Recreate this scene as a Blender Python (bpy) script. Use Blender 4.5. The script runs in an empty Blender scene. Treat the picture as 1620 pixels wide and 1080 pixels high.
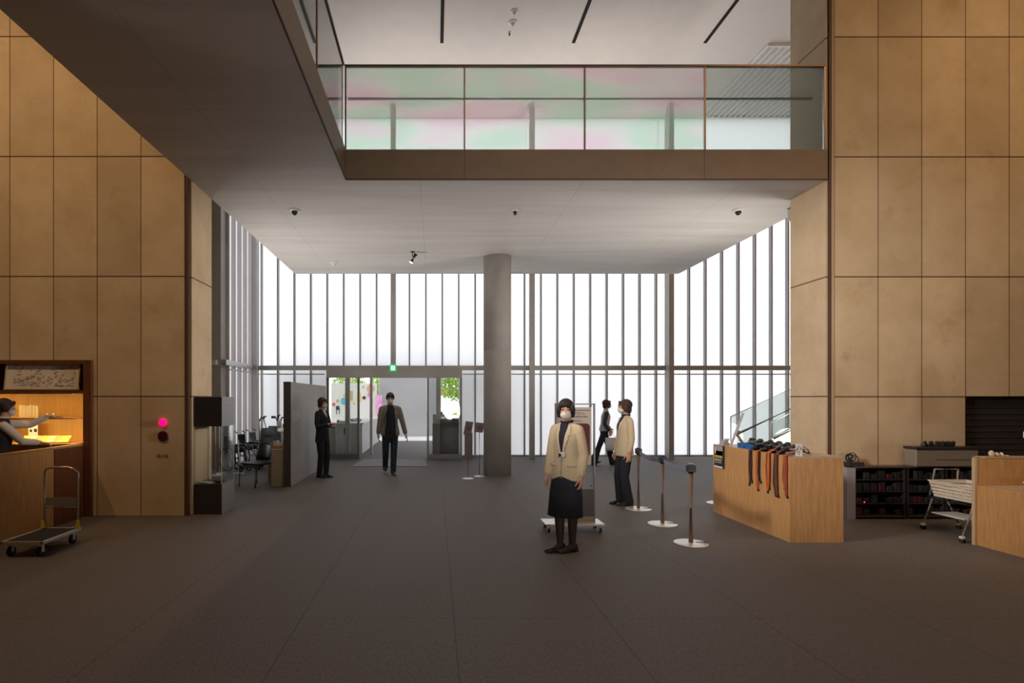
import bpy, bmesh, math, random
from mathutils import Vector, Matrix, Euler
from mathutils.bvhtree import BVHTree
random.seed(7)
S = bpy.context.scene
COL = S.collection
PI = math.pi
# ---------------------------------------------------------------- camera, world, exposure
F, VX, VY, EYE = 850.0, 688.0, 631.0, 1.56
cam_d = bpy.data.cameras.new('camera')
cam_d.sensor_width = 36.0
cam_d.lens = F / 1620 * 36.0
cam_d.shift_x = (810 - VX) / 1620
cam_d.shift_y = (VY - 540) / 1620
cam_d.clip_end = 300
cam = bpy.data.objects.new('camera', cam_d); COL.objects.link(cam)
cam.location = (0, 0, EYE); cam.rotation_euler = (PI/2, 0, 0)
S.camera = cam
w = bpy.data.worlds.new('overcast_sky'); S.world = w; w.use_nodes = True
wn = w.node_tree; bg = wn.nodes['Background']
tc = wn.nodes.new('ShaderNodeTexCoord'); sx = wn.nodes.new('ShaderNodeSeparateXYZ')
cr = wn.nodes.new('ShaderNodeValToRGB')
cr.color_ramp.elements[0].position = 0.45; cr.color_ramp.elements[0].color = (1.0, 0.99, 0.985, 1)
cr.color_ramp.elements[1].position = 0.9; cr.color_ramp.elements[1].color = (0.93, 0.96, 1.0, 1)
mp = wn.nodes.new('ShaderNodeMath'); mp.operation = 'MULTIPLY_ADD'; mp.inputs[1].default_value = .5; mp.inputs[2].default_value = .5
wn.links.new(tc.outputs['Generated'], sx.inputs[0]); wn.links.new(sx.outputs['Z'], mp.inputs[0])
wn.links.new(mp.outputs[0], cr.inputs[0]); wn.links.new(cr.outputs[0], bg.inputs[0])
bg.inputs[1].default_value = 1.95
vs = S.view_settings
S.display_settings.display_device = 'sRGB'
vs.view_transform = 'Standard'; vs.look = 'None'; vs.gamma = 1; vs.exposure = 0.28
vs.use_curve_mapping = False
try:
    S.cycles.max_bounces = 10; S.cycles.diffuse_bounces = 6; S.cycles.glossy_bounces = 4
    S.cycles.transmission_bounces = 8; S.cycles.transparent_max_bounces = 24
    S.cycles.sample_clamp_indirect = 6.0; S.cycles.caustics_reflective = False
    S.cycles.caustics_refractive = False
    S.cycles.use_denoising = True
except Exception: pass

def P(px, py, D): return Vector(((px-VX)/F*D, D, EYE-(py-VY)/F*D))
def G(px, py):
    D = EYE*F/(py-VY); return Vector(((px-VX)/F*D, D, 0))
def X_(px, D): return (px-VX)/F*D
def Z_(py, D): return EYE-(py-VY)/F*D

# ---------------------------------------------------------------- materials
def mat(name, color, rough=.5, metal=0, bump=0, bscale=200, noise=0, nscale=8, spec=.5, emit=None, estr=0, stretch=None, sheen=0, col2=None):
    m = bpy.data.materials.new(name); m.use_nodes = True
    nt = m.node_tree; b = nt.nodes['Principled BSDF']
    b.inputs['Base Color'].default_value = (*color, 1); b.inputs['Roughness'].default_value = rough
    b.inputs['Metallic'].default_value = metal; b.inputs['Specular IOR Level'].default_value = spec
    if sheen: b.inputs['Sheen Weight'].default_value = sheen
    if emit: b.inputs['Emission Color'].default_value = (*emit, 1); b.inputs['Emission Strength'].default_value = estr
    t = nt.nodes.new('ShaderNodeTexCoord'); src = t.outputs['Object']
    if stretch:
        mpn = nt.nodes.new('ShaderNodeMapping'); mpn.inputs['Scale'].default_value = stretch
        nt.links.new(src, mpn.inputs[0]); src = mpn.outputs[0]
    if noise:
        n = nt.nodes.new('ShaderNodeTexNoise'); n.inputs['Scale'].default_value = nscale; n.inputs['Detail'].default_value = 6
        r = nt.nodes.new('ShaderNodeValToRGB')
        c2 = col2 or tuple(max(0, c*(1-noise)) for c in color)
        c1 = tuple(min(1, c*(1+noise*.6)) for c in color)
        r.color_ramp.elements[0].position = .3; r.color_ramp.elements[0].color = (*c2, 1)
        r.color_ramp.elements[1].position = .7; r.color_ramp.elements[1].color = (*c1, 1)
        nt.links.new(src, n.inputs['Vector']); nt.links.new(n.outputs['Fac'], r.inputs[0]); nt.links.new(r.outputs[0], b.inputs['Base Color'])
    if bump:
        n2 = nt.nodes.new('ShaderNodeTexNoise'); n2.inputs['Scale'].default_value = bscale; n2.inputs['Detail'].default_value = 3
        bp = nt.nodes.new('ShaderNodeBump'); bp.inputs['Strength'].default_value = bump; bp.inputs['Distance'].default_value = .01
        nt.links.new(src, n2.inputs['Vector']); nt.links.new(n2.outputs['Fac'], bp.inputs['Height']); nt.links.new(bp.outputs[0], b.inputs['Normal'])
    return m

def line_mask(nt, src_sep, axis, period, offset, half):
    """1 where the coordinate lies within half of offset + k*period"""
    a = nt.nodes.new('ShaderNodeMath'); a.operation = 'SUBTRACT'; a.inputs[1].default_value = offset - period/2
    nt.links.new(src_sep.outputs[axis], a.inputs[0])
    m = nt.nodes.new('ShaderNodeMath'); m.operation = 'FLOORED_MODULO'; m.inputs[1].default_value = period
    nt.links.new(a.outputs[0], m.inputs[0])
    s = nt.nodes.new('ShaderNodeMath'); s.operation = 'SUBTRACT'; s.inputs[1].default_value = period/2
    nt.links.new(m.outputs[0], s.inputs[0])
    ab = nt.nodes.new('ShaderNodeMath'); ab.operation = 'ABSOLUTE'; nt.links.new(s.outputs[0], ab.inputs[0])
    l = nt.nodes.new('ShaderNodeMath'); l.operation = 'LESS_THAN'; l.inputs[1].default_value = half
    nt.links.new(ab.outputs[0], l.inputs[0])
    return l.outputs[0]

def joint_mat(name, color, dark, grids, rough=.7, noise=.25, nscale=1.6, fine=.12, jointcol=(.05,.022,.01), jstr=.85, bump=.15, bscale=120, spec=.3, stretch=None, blotch=None, tint=None, tper=None):
    m = bpy.data.materials.new(name); m.use_nodes = True
    nt = m.node_tree; b = nt.nodes['Principled BSDF']
    b.inputs['Roughness'].default_value = rough; b.inputs['Specular IOR Level'].default_value = spec
    t = nt.nodes.new('ShaderNodeTexCoord'); sp = nt.nodes.new('ShaderNodeSeparateXYZ'); nt.links.new(t.outputs['Object'], sp.inputs[0])
    src = t.outputs['Object']
    if stretch:
        mpn = nt.nodes.new('ShaderNodeMapping'); mpn.inputs['Scale'].default_value = stretch
        nt.links.new(src, mpn.inputs[0]); src = mpn.outputs[0]
    n = nt.nodes.new('ShaderNodeTexNoise'); n.inputs['Scale'].default_value = nscale; n.inputs['Detail'].default_value = 10; n.inputs['Roughness'].default_value = .62
    nt.links.new(src, n.inputs['Vector'])
    r = nt.nodes.new('ShaderNodeValToRGB')
    r.color_ramp.elements[0].position = .32; r.color_ramp.elements[0].color = (*dark, 1)
    r.color_ramp.elements[1].position = .6; r.color_ramp.elements[1].color = (*color, 1)
    nt.links.new(n.outputs['Fac'], r.inputs[0]); cur = r.outputs[0]
    if blotch:
        n3 = nt.nodes.new('ShaderNodeTexNoise'); n3.inputs['Scale'].default_value = blotch[1]; n3.inputs['Detail'].default_value = 8; n3.inputs['Roughness'].default_value = .7
        nt.links.new(src, n3.inputs['Vector'])
        r3 = nt.nodes.new('ShaderNodeValToRGB'); r3.color_ramp.elements[0].position = blotch[2]; r3.color_ramp.elements[0].color = (0,0,0,1)
        r3.color_ramp.elements[1].position = blotch[2]+.12; r3.color_ramp.elements[1].color = (blotch[3],)*3+(1,)
        nt.links.new(n3.outputs['Fac'], r3.inputs[0])
        mx = nt.nodes.new('ShaderNodeMixRGB'); mx.inputs[2].default_value = (*blotch[0], 1)
        nt.links.new(r3.outputs[0], mx.inputs[0]); nt.links.new(cur, mx.inputs[1]); cur = mx.outputs[0]
    if tper:   # each slab of stone its own tone
        fl = []
        for ax, per, off in tper:
            a = nt.nodes.new('ShaderNodeMath'); a.operation = 'SUBTRACT'; a.inputs[1].default_value = off; nt.links.new(sp.outputs[ax], a.inputs[0])
            d = nt.nodes.new('ShaderNodeMath'); d.operation = 'DIVIDE'; d.inputs[1].default_value = per; nt.links.new(a.outputs[0], d.inputs[0])
            f = nt.nodes.new('ShaderNodeMath'); f.operation = 'FLOOR'; nt.links.new(d.outputs[0], f.inputs[0]); fl.append(f.outputs[0])
        cb = nt.nodes.new('ShaderNodeCombineXYZ'); nt.links.new(fl[0], cb.inputs[0]); nt.links.new(fl[1], cb.inputs[1])
        wnz = nt.nodes.new('ShaderNodeTexWhiteNoise'); nt.links.new(cb.outputs[0], wnz.inputs['Vector'])
        mr = nt.nodes.new('ShaderNodeMapRange'); mr.inputs['To Min'].default_value = .86; mr.inputs['To Max'].default_value = 1.1
        nt.links.new(wnz.outputs['Value'], mr.inputs['Value'])
        vm = nt.nodes.new('ShaderNodeVectorMath'); vm.operation = 'SCALE'; nt.links.new(cur, vm.inputs[0]); nt.links.new(mr.outputs[0], vm.inputs['Scale']); cur = vm.outputs[0]
    for axis, per, off, half in grids:
        l = line_mask(nt, sp, axis, per, off, half)
        ml = nt.nodes.new('ShaderNodeMath'); ml.operation = 'MULTIPLY'; ml.inputs[1].default_value = jstr; nt.links.new(l, ml.inputs[0])
        mx = nt.nodes.new('ShaderNodeMixRGB'); mx.inputs[2].default_value = (*jointcol, 1)
        nt.links.new(ml.outputs[0], mx.inputs[0]); nt.links.new(cur, mx.inputs[1]); cur = mx.outputs[0]
    nt.links.new(cur, b.inputs['Base Color'])
    if bump:
        n2 = nt.nodes.new('ShaderNodeTexNoise'); n2.inputs['Scale'].default_value = bscale; n2.inputs['Detail'].default_value = 4
        bp = nt.nodes.new('ShaderNodeBump'); bp.inputs['Strength'].default_value = bump; bp.inputs['Distance'].default_value = .01
        nt.links.new(src, n2.inputs['Vector']); nt.links.new(n2.outputs['Fac'], bp.inputs['Height']); nt.links.new(bp.outputs[0], b.inputs['Normal'])
    return m

def glass_mat(name, tint=(.975,.99,.985), refl=.08, milky=0.0, film=False):
    m = bpy.data.materials.new(name); m.use_nodes = True; nt = m.node_tree
    for n in list(nt.nodes): nt.nodes.remove(n)
    out = nt.nodes.new('ShaderNodeOutputMaterial')
    tr = nt.nodes.new('ShaderNodeBsdfTransparent'); tr.inputs[0].default_value = (*tint, 1)
    gl = nt.nodes.new('ShaderNodeBsdfGlossy'); gl.inputs['Roughness'].default_value = .03
    fr = nt.nodes.new('ShaderNodeFresnel'); fr.inputs['IOR'].default_value = 1.45
    mx = nt.nodes.new('ShaderNodeMixShader')
    sc = nt.nodes.new('ShaderNodeMath'); sc.operation = 'MULTIPLY'; sc.inputs[1].default_value = refl/.04
    sc.use_clamp = True
    nt.links.new(fr.outputs[0], sc.inputs[0]); nt.links.new(sc.outputs[0], mx.inputs[0])
    nt.links.new(tr.outputs[0], mx.inputs[1]); nt.links.new(gl.outputs[0], mx.inputs[2]); cur = mx.outputs[0]
    if film:  # polarised-light iridescence of the film put into the tint
        t = nt.nodes.new('ShaderNodeTexCoord')
        mpn = nt.nodes.new('ShaderNodeMapping'); mpn.inputs['Rotation'].default_value = (0, math.radians(-35), 0); mpn.inputs['Scale'].default_value = (.3, 1, 1.1)
        wv = nt.nodes.new('ShaderNodeTexNoise'); wv.inputs['Scale'].default_value = 1.6; wv.inputs['Detail'].default_value = 1.0
        r = nt.nodes.new('ShaderNodeValToRGB'); e = r.color_ramp.elements
        e[0].position = .36; e[0].color = (1,.90,.94,1); e[1].position = .64; e[1].color = (1,.89,.93,1)
        g = e.new(.5); g.color = (.85,.98,.89,1)
        g2 = e.new(.43); g2.color = (.97,.97,.95,1)
        nt.links.new(t.outputs['Object'], mpn.inputs[0]); nt.links.new(mpn.outputs[0], wv.inputs['Vector']); nt.links.new(wv.outputs['Fac'], r.inputs[0])
        nt.links.new(r.outputs[0], tr.inputs[0])
        milky = max(milky, .25)
        tl = nt.nodes.new('ShaderNodeBsdfTranslucent'); nt.links.new(r.outputs[0], tl.inputs[0])
    elif milky:
        tl = nt.nodes.new('ShaderNodeBsdfTranslucent'); tl.inputs[0].default_value = (.9,.95,.93,1)
    if milky:
        m2 = nt.nodes.new('ShaderNodeMixShader'); m2.inputs[0].default_value = milky
        nt.links.new(cur, m2.inputs[1]); nt.links.new(tl.outputs[0], m2.inputs[2]); cur = m2.outputs[0]
    nt.links.new(cur, out.inputs[0]); return m

def frosted_mat():
    m = bpy.data.materials.new('frosted_glass'); m.use_nodes = True; nt = m.node_tree
    for n in list(nt.nodes): nt.nodes.remove(n)
    out = nt.nodes.new('ShaderNodeOutputMaterial')
    tl = nt.nodes.new('ShaderNodeBsdfTranslucent'); tl.inputs[0].default_value = (.95,.95,.96,1)
    tr = nt.nodes.new('ShaderNodeBsdfTransparent'); tr.inputs[0].default_value = (.95,.97,1,1)
    df = nt.nodes.new('ShaderNodeBsdfDiffuse'); df.inputs[0].default_value = (.8,.82,.82,1)
    a = nt.nodes.new('ShaderNodeMixShader'); a.inputs[0].default_value = .07
    nt.links.new(tl.outputs[0], a.inputs[1]); nt.links.new(tr.outputs[0], a.inputs[2])
    b = nt.nodes.new('ShaderNodeMixShader'); b.inputs[0].default_value = .15
    nt.links.new(a.outputs[0], b.inputs[1]); nt.links.new(df.outputs[0], b.inputs[2])
    nt.links.new(b.outputs[0], out.inputs[0]); return m

STONE = dict(color=(.70,.545,.365), dark=(.60,.45,.275), rough=.75, nscale=2.2, jointcol=(.09,.035,.018),
             blotch=((.46,.30,.16), 1.7, .60, .55), bump=.12, bscale=160)
M = {}
M['stone_l'] = joint_mat('limestone_front', grids=[('X', .583, -3.34, .006), ('Z', 1.6, -.005, .0095)], tper=[('X', .583, -3.34), ('Z', 1.6, -.005)], **STONE)
M['stone_r'] = joint_mat('limestone_front_east', grids=[('X', .583, 5.331, .006), ('Z', 1.6, -.01, .0095)], tper=[('X', .583, 5.331), ('Z', 1.6, -.01)], **STONE)
M['stone_ret'] = joint_mat('limestone_return', grids=[('Z', 1.6, -.005, .0095)], **STONE)
M['carpet'] = joint_mat('carpet_tiles', color=(.148,.130,.125), dark=(.097,.084,.081), grids=[('X', 1.085, .135, .004), ('Y', 1.1, 7.13, .003)], rough=.62,
                        nscale=60, jointcol=(.03,.025,.024), jstr=.6, bump=.6, bscale=90, spec=.4, stretch=(1,.5,1))
M['soffit'] = joint_mat('board_marked_concrete', color=(.66,.62,.58), dark=(.58,.54,.51), grids=[('Y', 2.1, 7.55, .006), ('X', 2.2, -.2, .004)], rough=.6, nscale=1.3,
                        jointcol=(.36,.33,.31), jstr=.6, bump=.1, bscale=40, stretch=(.25,2.2,1), spec=.3)
M['fascia'] = joint_mat('bronze_fascia', color=(.25,.175,.12), dark=(.22,.155,.105), grids=[('X', 3.2, X_(735,7.17), .004)], rough=.55, nscale=4, jstr=.7, bump=0)
M['ceiling'] = mat('white_plaster', (.78,.73,.69), .9, noise=.03, nscale=3)
M['plaster'] = mat('grey_plaster', (.55,.53,.50), .9, noise=.04, nscale=3)
M['darktrim'] = mat('bronze_trim', (.10,.05,.03), .6)
M['lighttrim'] = mat('limestone_edge', (.5,.38,.25), .7)
M['frost'] = frosted_mat()
M['mullion'] = mat('painted_steel_mullion', (.33,.30,.30), .45, metal=.2, noise=.05)
M['steel'] = mat('painted_steel_grey', (.48,.455,.43), .45, metal=.2, noise=.05)
M['alu'] = mat('brushed_aluminium', (.60,.60,.60), .35, metal=.8, noise=.05, nscale=30)
M['glass'] = glass_mat('clear_glass', refl=.05)
M['glass_film'] = glass_mat('laminated_film_glass', film=True, refl=.06)
M['glass_milk'] = glass_mat('balustrade_glass', tint=(.86,.9,.88), milky=.08, refl=.06)
M['concrete'] = mat('cast_concrete', (.48,.455,.42), .8, bump=.15, bscale=60, noise=.08, nscale=4)
M['wood'] = mat('oak_veneer', (.58,.31,.12), .42, noise=.18, nscale=7, stretch=(6,6,.6), bump=.03, bscale=60)
M['wood_dark'] = mat('red_brown_veneer', (.17,.062,.028), .4, noise=.2, nscale=7, stretch=(6,6,.6))
M['black'] = mat('black_plastic', (.02,.02,.022), .45)
M['black_rough'] = mat('black_rubber', (.02,.018,.02), .85, bump=.2)
M['charcoal'] = mat('charcoal_laminate', (.035,.032,.035), .35, noise=.1)
M['grey_panel'] = mat('grey_laminate', (.36,.34,.335), .5, noise=.04)
M['grey_dark'] = mat('dark_grey_laminate', (.085,.078,.08), .5, noise=.04)
M['white'] = mat('white_plastic', (.75,.73,.70), .45)
M['paper'] = mat('white_paper', (.78,.76,.72), .8)
M['chrome'] = mat('polished_steel', (.72,.70,.68), .2, metal=1)
M['bronze_metal'] = mat('copper_toned_steel', (.40,.28,.21), .42, metal=1)
M['disc'] = mat('brushed_disc', (.82,.80,.78), .35, metal=.6)

# ---------------------------------------------------------------- mesh helpers
def link(o, parent=None):
    COL.objects.link(o)
    if parent is not None: o.parent = parent
    return o
def obj(name, bm, m, parent=None, smooth=False, loc=None, rot=None):
    me = bpy.data.meshes.new(name)
    bmesh.ops.recalc_face_normals(bm, faces=bm.faces)
    bm.to_mesh(me); bm.free()
    for x in (m if isinstance(m, (list, tuple)) else [m]): me.materials.append(x)
    if smooth:
        for p in me.polygons: p.use_smooth = True
    o = bpy.data.objects.new(name, me); link(o, parent)
    if loc is not None: o.location = loc
    if rot is not None: o.rotation_euler = rot
    return o
def tag(o, label, cat, group=None, kind=None):
    o['label'] = label; o['category'] = cat
    if group: o['group'] = group
    if kind: o['kind'] = kind
    return o
def thing(name, label, cat, loc=(0,0,0), rz=0, group=None):
    o = bpy.data.objects.new(name, None); link(o); o.empty_display_size = .1
    o.location = loc; o.rotation_euler = (0,0,rz)
    return tag(o, label, cat, group)
def struct(name, bm, m, label, parent=None, smooth=False):
    o = obj(name, bm, m, parent, smooth)
    if parent is None:
        o['kind'] = 'structure'; o['label'] = label; o['category'] = name.split('_')[0]
    return o
def B(): return bmesh.new()
def box(bm, x0, x1, y0, y1, z0, z1, mi=0, bev=0):
    t = bmesh.new() if bev else bm
    v = [t.verts.new((x, y, z)) for x in (x0,x1) for y in (y0,y1) for z in (z0,z1)]
    fs = [t.faces.new([v[i] for i in q]) for q in ((0,1,3,2),(4,6,7,5),(0,4,5,1),(2,3,7,6),(0,2,6,4),(1,5,7,3))]
    if bev:
        bmesh.ops.recalc_face_normals(t, faces=t.faces)
        bmesh.ops.bevel(t, geom=t.edges[:], offset=bev, segments=2, affect='EDGES', profile=.5)
        join(bm, t, mi=mi)
    else:
        for f in fs: f.material_index = mi
    return bm
def join(bm, t, mat4=None, mi=None):
    vm = {}
    for v in t.verts: vm[v] = bm.verts.new(mat4 @ v.co if mat4 else v.co)
    for f in t.faces:
        try: nf = bm.faces.new([vm[v] for v in f.verts]); nf.material_index = f.material_index if mi is None else mi; nf.smooth = f.smooth
        except ValueError: pass
    t.free(); return bm
def frame_of(d):
    d = Vector(d).normalized(); up = Vector((0,0,1)) if abs(d.z) < .9 else Vector((1,0,0))
    a = d.cross(up).normalized(); return a, a.cross(d).normalized(), d
def tube(bm, pts, rad, n=10, cap=True, mi=0, closed=False):
    """round tube along pts; rad is a number or one per point"""
    pts = [Vector(p) for p in pts]; k = len(pts)
    R = rad if isinstance(rad, (list, tuple)) else [rad]*k
    rings = []; prev = None
    for i, p in enumerate(pts):
        if closed: d = (pts[(i+1) % k] - pts[i-1])
        else: d = (pts[min(i+1,k-1)] - pts[max(i-1,0)])
        if d.length < 1e-9: d = Vector((0,0,1))
        d.normalize()
        if prev is None: a, b, _ = frame_of(d)
        else:
            a = (prev - d*prev.dot(d))
            a = a.normalized() if a.length > 1e-6 else frame_of(d)[0]
            b = d.cross(a)
        prev = a
        rings.append([bm.verts.new(p + (a*math.cos(2*PI*j/n) + b*math.sin(2*PI*j/n))*R[i]) for j in range(n)])
    rng = range(k) if closed else range(k-1)
    for i in rng:
        A, Bq = rings[i], rings[(i+1) % k]
        for j in range(n):
            f = bm.faces.new((A[j], A[(j+1)%n], Bq[(j+1)%n], Bq[j])); f.material_index = mi; f.smooth = True
    if cap and not closed:
        f = bm.faces.new(rings[0][::-1]); f.material_index = mi
        f = bm.faces.new(rings[-1]); f.material_index = mi
    return bm
def cyl(bm, x, y, z0, z1, r, n=32, r2=None, mi=0):
    return tube(bm, [(x,y,z0),(x,y,z1)], [r, r if r2 is None else r2], n, mi=mi)
def lathe(bm, prof, x=0, y=0, n=32, mi=0, axis='Z'):
    rings = []
    for r, z in prof:
        rings.append([bm.verts.new((x+r*math.cos(2*PI*j/n), y+r*math.sin(2*PI*j/n), z)) for j in range(n)])
    for A, C in zip(rings, rings[1:]):
        for j in range(n):
            f = bm.faces.new((A[j],A[(j+1)%n],C[(j+1)%n],C[j])); f.smooth = True; f.material_index = mi
    bm.faces.new(rings[0][::-1]).material_index = mi; bm.faces.new(rings[-1]).material_index = mi
    return bm
def ell(bm, c, r, rot=None, nu=20, nv=14, mi=0):
    c = Vector(c); R = rot if rot is not None else Matrix.Identity(3)
    top = bm.verts.new(c + R @ Vector((0,0,r[2]))); bot = bm.verts.new(c + R @ Vector((0,0,-r[2]))); rings = []
    for i in range(1, nv):
        t = PI*i/nv
        rings.append([bm.verts.new(c + R @ Vector((r[0]*math.sin(t)*math.cos(2*PI*j/nu), r[1]*math.sin(t)*math.sin(2*PI*j/nu), r[2]*math.cos(t)))) for j in range(nu)])
    for j in range(nu):
        for f in (bm.faces.new((top, rings[0][j], rings[0][(j+1)%nu])), bm.faces.new((bot, rings[-1][(j+1)%nu], rings[-1][j]))): f.smooth = True; f.material_index = mi
    for A, C in zip(rings, rings[1:]):
        for j in range(nu):
            f = bm.faces.new((A[j],C[j],C[(j+1)%nu],A[(j+1)%nu])); f.smooth = True; f.material_index = mi
    return bm
def loft(bm, rings, n=24, mi=0, expo=1.0):
    """rings: (centre, rx, ry[, yaw]) horizontal ellipses"""
    rs = []
    for q in rings:
        c = Vector(q[0]); rx, ry = q[1], q[2]; yaw = q[3] if len(q) > 3 else 0
        ring = []
        for j in range(n):
            a = 2*PI*j/n; ca, sa = math.cos(a), math.sin(a)
            x = rx*math.copysign(abs(ca)**expo, ca); y = ry*math.copysign(abs(sa)**expo, sa)
            ring.append(bm.verts.new(c + Vector((x*math.cos(yaw)-y*math.sin(yaw), x*math.sin(yaw)+y*math.cos(yaw), 0))))
        rs.append(ring)
    for A, C in zip(rs, rs[1:]):
        for j in range(n):
            f = bm.faces.new((A[j],A[(j+1)%n],C[(j+1)%n],C[j])); f.smooth = True; f.material_index = mi
    bm.faces.new(rs[0][::-1]).material_index = mi; bm.faces.new(rs[-1]).material_index = mi
    return bm
def prism(bm, pts, off, mi=0):
    """closed polygon pts (3D), extruded by vector off"""
    off = Vector(off); a = [bm.verts.new(p) for p in pts]; b = [bm.verts.new(Vector(p)+off) for p in pts]; n = len(a)
    bm.faces.new(a[::-1]).material_index = mi; bm.faces.new(b).material_index = mi
    for i in range(n): bm.faces.new((a[i], a[(i+1)%n], b[(i+1)%n], b[i])).material_index = mi
    return bm
def disc_xz(bm, cx, cz, r, y, th=.004, n=24, sx=1, mi=0):
    return prism(bm, [(cx+sx*r*math.cos(2*PI*i/n), y, cz+r*math.sin(2*PI*i/n)) for i in range(n)], (0, th, 0), mi)
def copy_tree(o, parent=None):
    c = o.copy(); COL.objects.link(c); c.parent = parent
    for ch in list(o.children): copy_tree(ch, c)
    return c
def text(body, size, m, parent=None, loc=(0,0,0), rot=(PI/2,0,0), name='lettering', align='LEFT', ext=.001):
    cu = bpy.data.curves.new('t', 'FONT'); cu.body = body; cu.size = size; cu.align_x = align; cu.extrude = ext; cu.resolution_u = 3
    o = bpy.data.objects.new('t', cu); COL.objects.link(o)
    bpy.context.view_layer.update()
    me = bpy.data.meshes.new_from_object(o.evaluated_get(bpy.context.evaluated_depsgraph_get()))
    bpy.data.objects.remove(o); me.materials.clear(); me.materials.append(m)
    q = bpy.data.objects.new(name, me); link(q, parent); q.location = loc; q.rotation_euler = rot
    return q
# ================================================================ SETTING
WY = 7.17          # the two limestone walls
GY = 14.73         # the frosted facade
CZ = 9.25          # ceiling
SZ0, SZ1 = 4.49, 4.89
bm = B(); box(bm, -12, 12, -8, GY, -.2, 0); box(bm, -4.8, 2.2, GY, 20.1, -.2, 0)
struct('floor', bm, M['carpet'], 'dark brown grey carpet tile floor')
M['paving'] = mat('pale_paving', (.62,.61,.59), .8, noise=.05, nscale=2)
bm = B(); box(bm, -4.8, 2.2, 20.1, 70, -.2, -.005); box(bm, -60, -4.8, GY+.02, 70, -.2, -.005); box(bm, 2.2, 60, GY+.02, 70, -.2, -.005)
struct('ground', bm, M['paving'], 'pale paving outside the entrance')
bm = B(); box(bm, -12.2, 12.2, -8, GY+.2, CZ, CZ+.2)
struct('ceiling', bm, M['ceiling'], 'white plaster upper ceiling')
# left stone wall with niche opening
NX0, NX1, NZ = -8.0, -4.56, 2.08
bm = B(); box(bm, -12, -3.34, WY, 7.87, NZ, CZ); box(bm, NX1, -3.34, WY, 7.87, 0, NZ); box(bm, -12, NX0, WY, 7.87, 0, NZ)
struct('wall_left', bm, M['stone_l'], 'limestone panel wall beside the wooden shop niche')
bm = B(); box(bm, -3.339, -3.27, 7.23, 7.87, 0, CZ)
struct('wall_left_return', bm, M['stone_ret'], 'narrow limestone return of the shop wall')
bm = B(); box(bm, -3.34, -3.30, WY+.012, WY+.06, 0, CZ)
struct('trim_1', bm, M['darktrim'], 'dark bronze corner strip by the display case')
# right stone wall, with the ribbed shutter opening
RX0 = 5.331
bm = B(); box(bm, RX0, 12, WY, 7.87, 1.595, CZ); box(bm, RX0, 7.08, WY, 7.87, 0, 1.595); box(bm, 8.83, 12, WY, 7.87, 0, 1.595)
struct('wall_right', bm, M['stone_r'], 'limestone panel wall behind the equipment racks')
bm = B(); box(bm, 5.24, 5.33, 7.2, 7.92, 0, CZ)
struct('wall_right_return', bm, M['stone_ret'], 'limestone return beside the glass stair')
bm = B(); box(bm, 5.265, 5.295, WY+.005, 7.2, 0, CZ)
struct('trim_2', bm, M['darktrim'], 'dark bronze corner strip above the wooden counter')
bm = B(); box(bm, 5.296, 5.33, WY, 7.2, 0, CZ)
struct('trim_3', bm, M['lighttrim'], 'pale limestone edge strip')
bm = B()
for i in range(40): box(bm, 7.09, 8.82, 7.25+(.012 if i % 2 else 0), 7.3, i*.04, i*.04+.038)
box(bm, 7.09, 8.82, 7.3, 7.33, 0, 1.59)
o = obj('roller_shutter', bm, M['charcoal']); tag(o, 'dark ribbed shutter set into the limestone wall', 'shutter')
# far grey plaster pier behind the left wall, other enclosing walls
bm = B(); box(bm, -12, -4.82, 12.1, 12.4, 0, CZ)
struct('wall_far_left', bm, M['plaster'], 'pale grey plaster pier at the end of the facade')
bm = B(); box(bm, -12.2, -12, -8, 12.4, 0, CZ); struct('wall_west', bm, M['stone_ret'], 'side wall of the hall')
bm = B(); box(bm, 12, 12.2, -8, GY+.2, 0, CZ); struct('wall_east', bm, M['stone_ret'], 'far side wall of the hall')
bm = B(); box(bm, -12.2, 12.2, -8.2, -8, 0, CZ); struct('wall_back', bm, M['stone_ret'], 'rear wall of the hall')
bm = B(); box(bm, -2.85, -2.65, -6, 12.5, SZ1, CZ); struct('wall_upper', bm, M['plaster'], 'pale plaster wall along the upper walkway')
# slab: walkway + bridge + low ceiling
bm = B(); pts = [(-3.27,-6),(-1.19,-6),(-1.19,WY),(5.24,WY),(5.24,7.93),(5.70,7.93),(5.70,12.58),(-3.27,12.58)]
prism(bm, [(x,y,SZ0) for x,y in pts], (0,0,SZ1-SZ0))
bm.faces.ensure_lookup_table(); bmesh.ops.recalc_face_normals(bm, faces=bm.faces)
for f in bm.faces:
    f.material_index = 0 if abs(f.normal.z) > .5 else 1
me_s = struct('ceiling_lower', bm, [M['soffit'], M['fascia']], 'board marked concrete soffit under the bridge')
bm = B(); box(bm, -1.195, 5.24, WY-.012, WY, SZ0-.012, SZ0+.006); box(bm, -1.195, -1.178, -6, WY, SZ0-.012, SZ0+.006)
struct('trim_4', bm, M['darktrim'], 'thin dark drip edge under the bridge')
bm = B(); box(bm, 5.45, 5.8, 7.93, 8.3, 4.30, 4.48)
struct('trim_5', bm, M['plaster'], 'short beam end above the stair')
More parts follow.
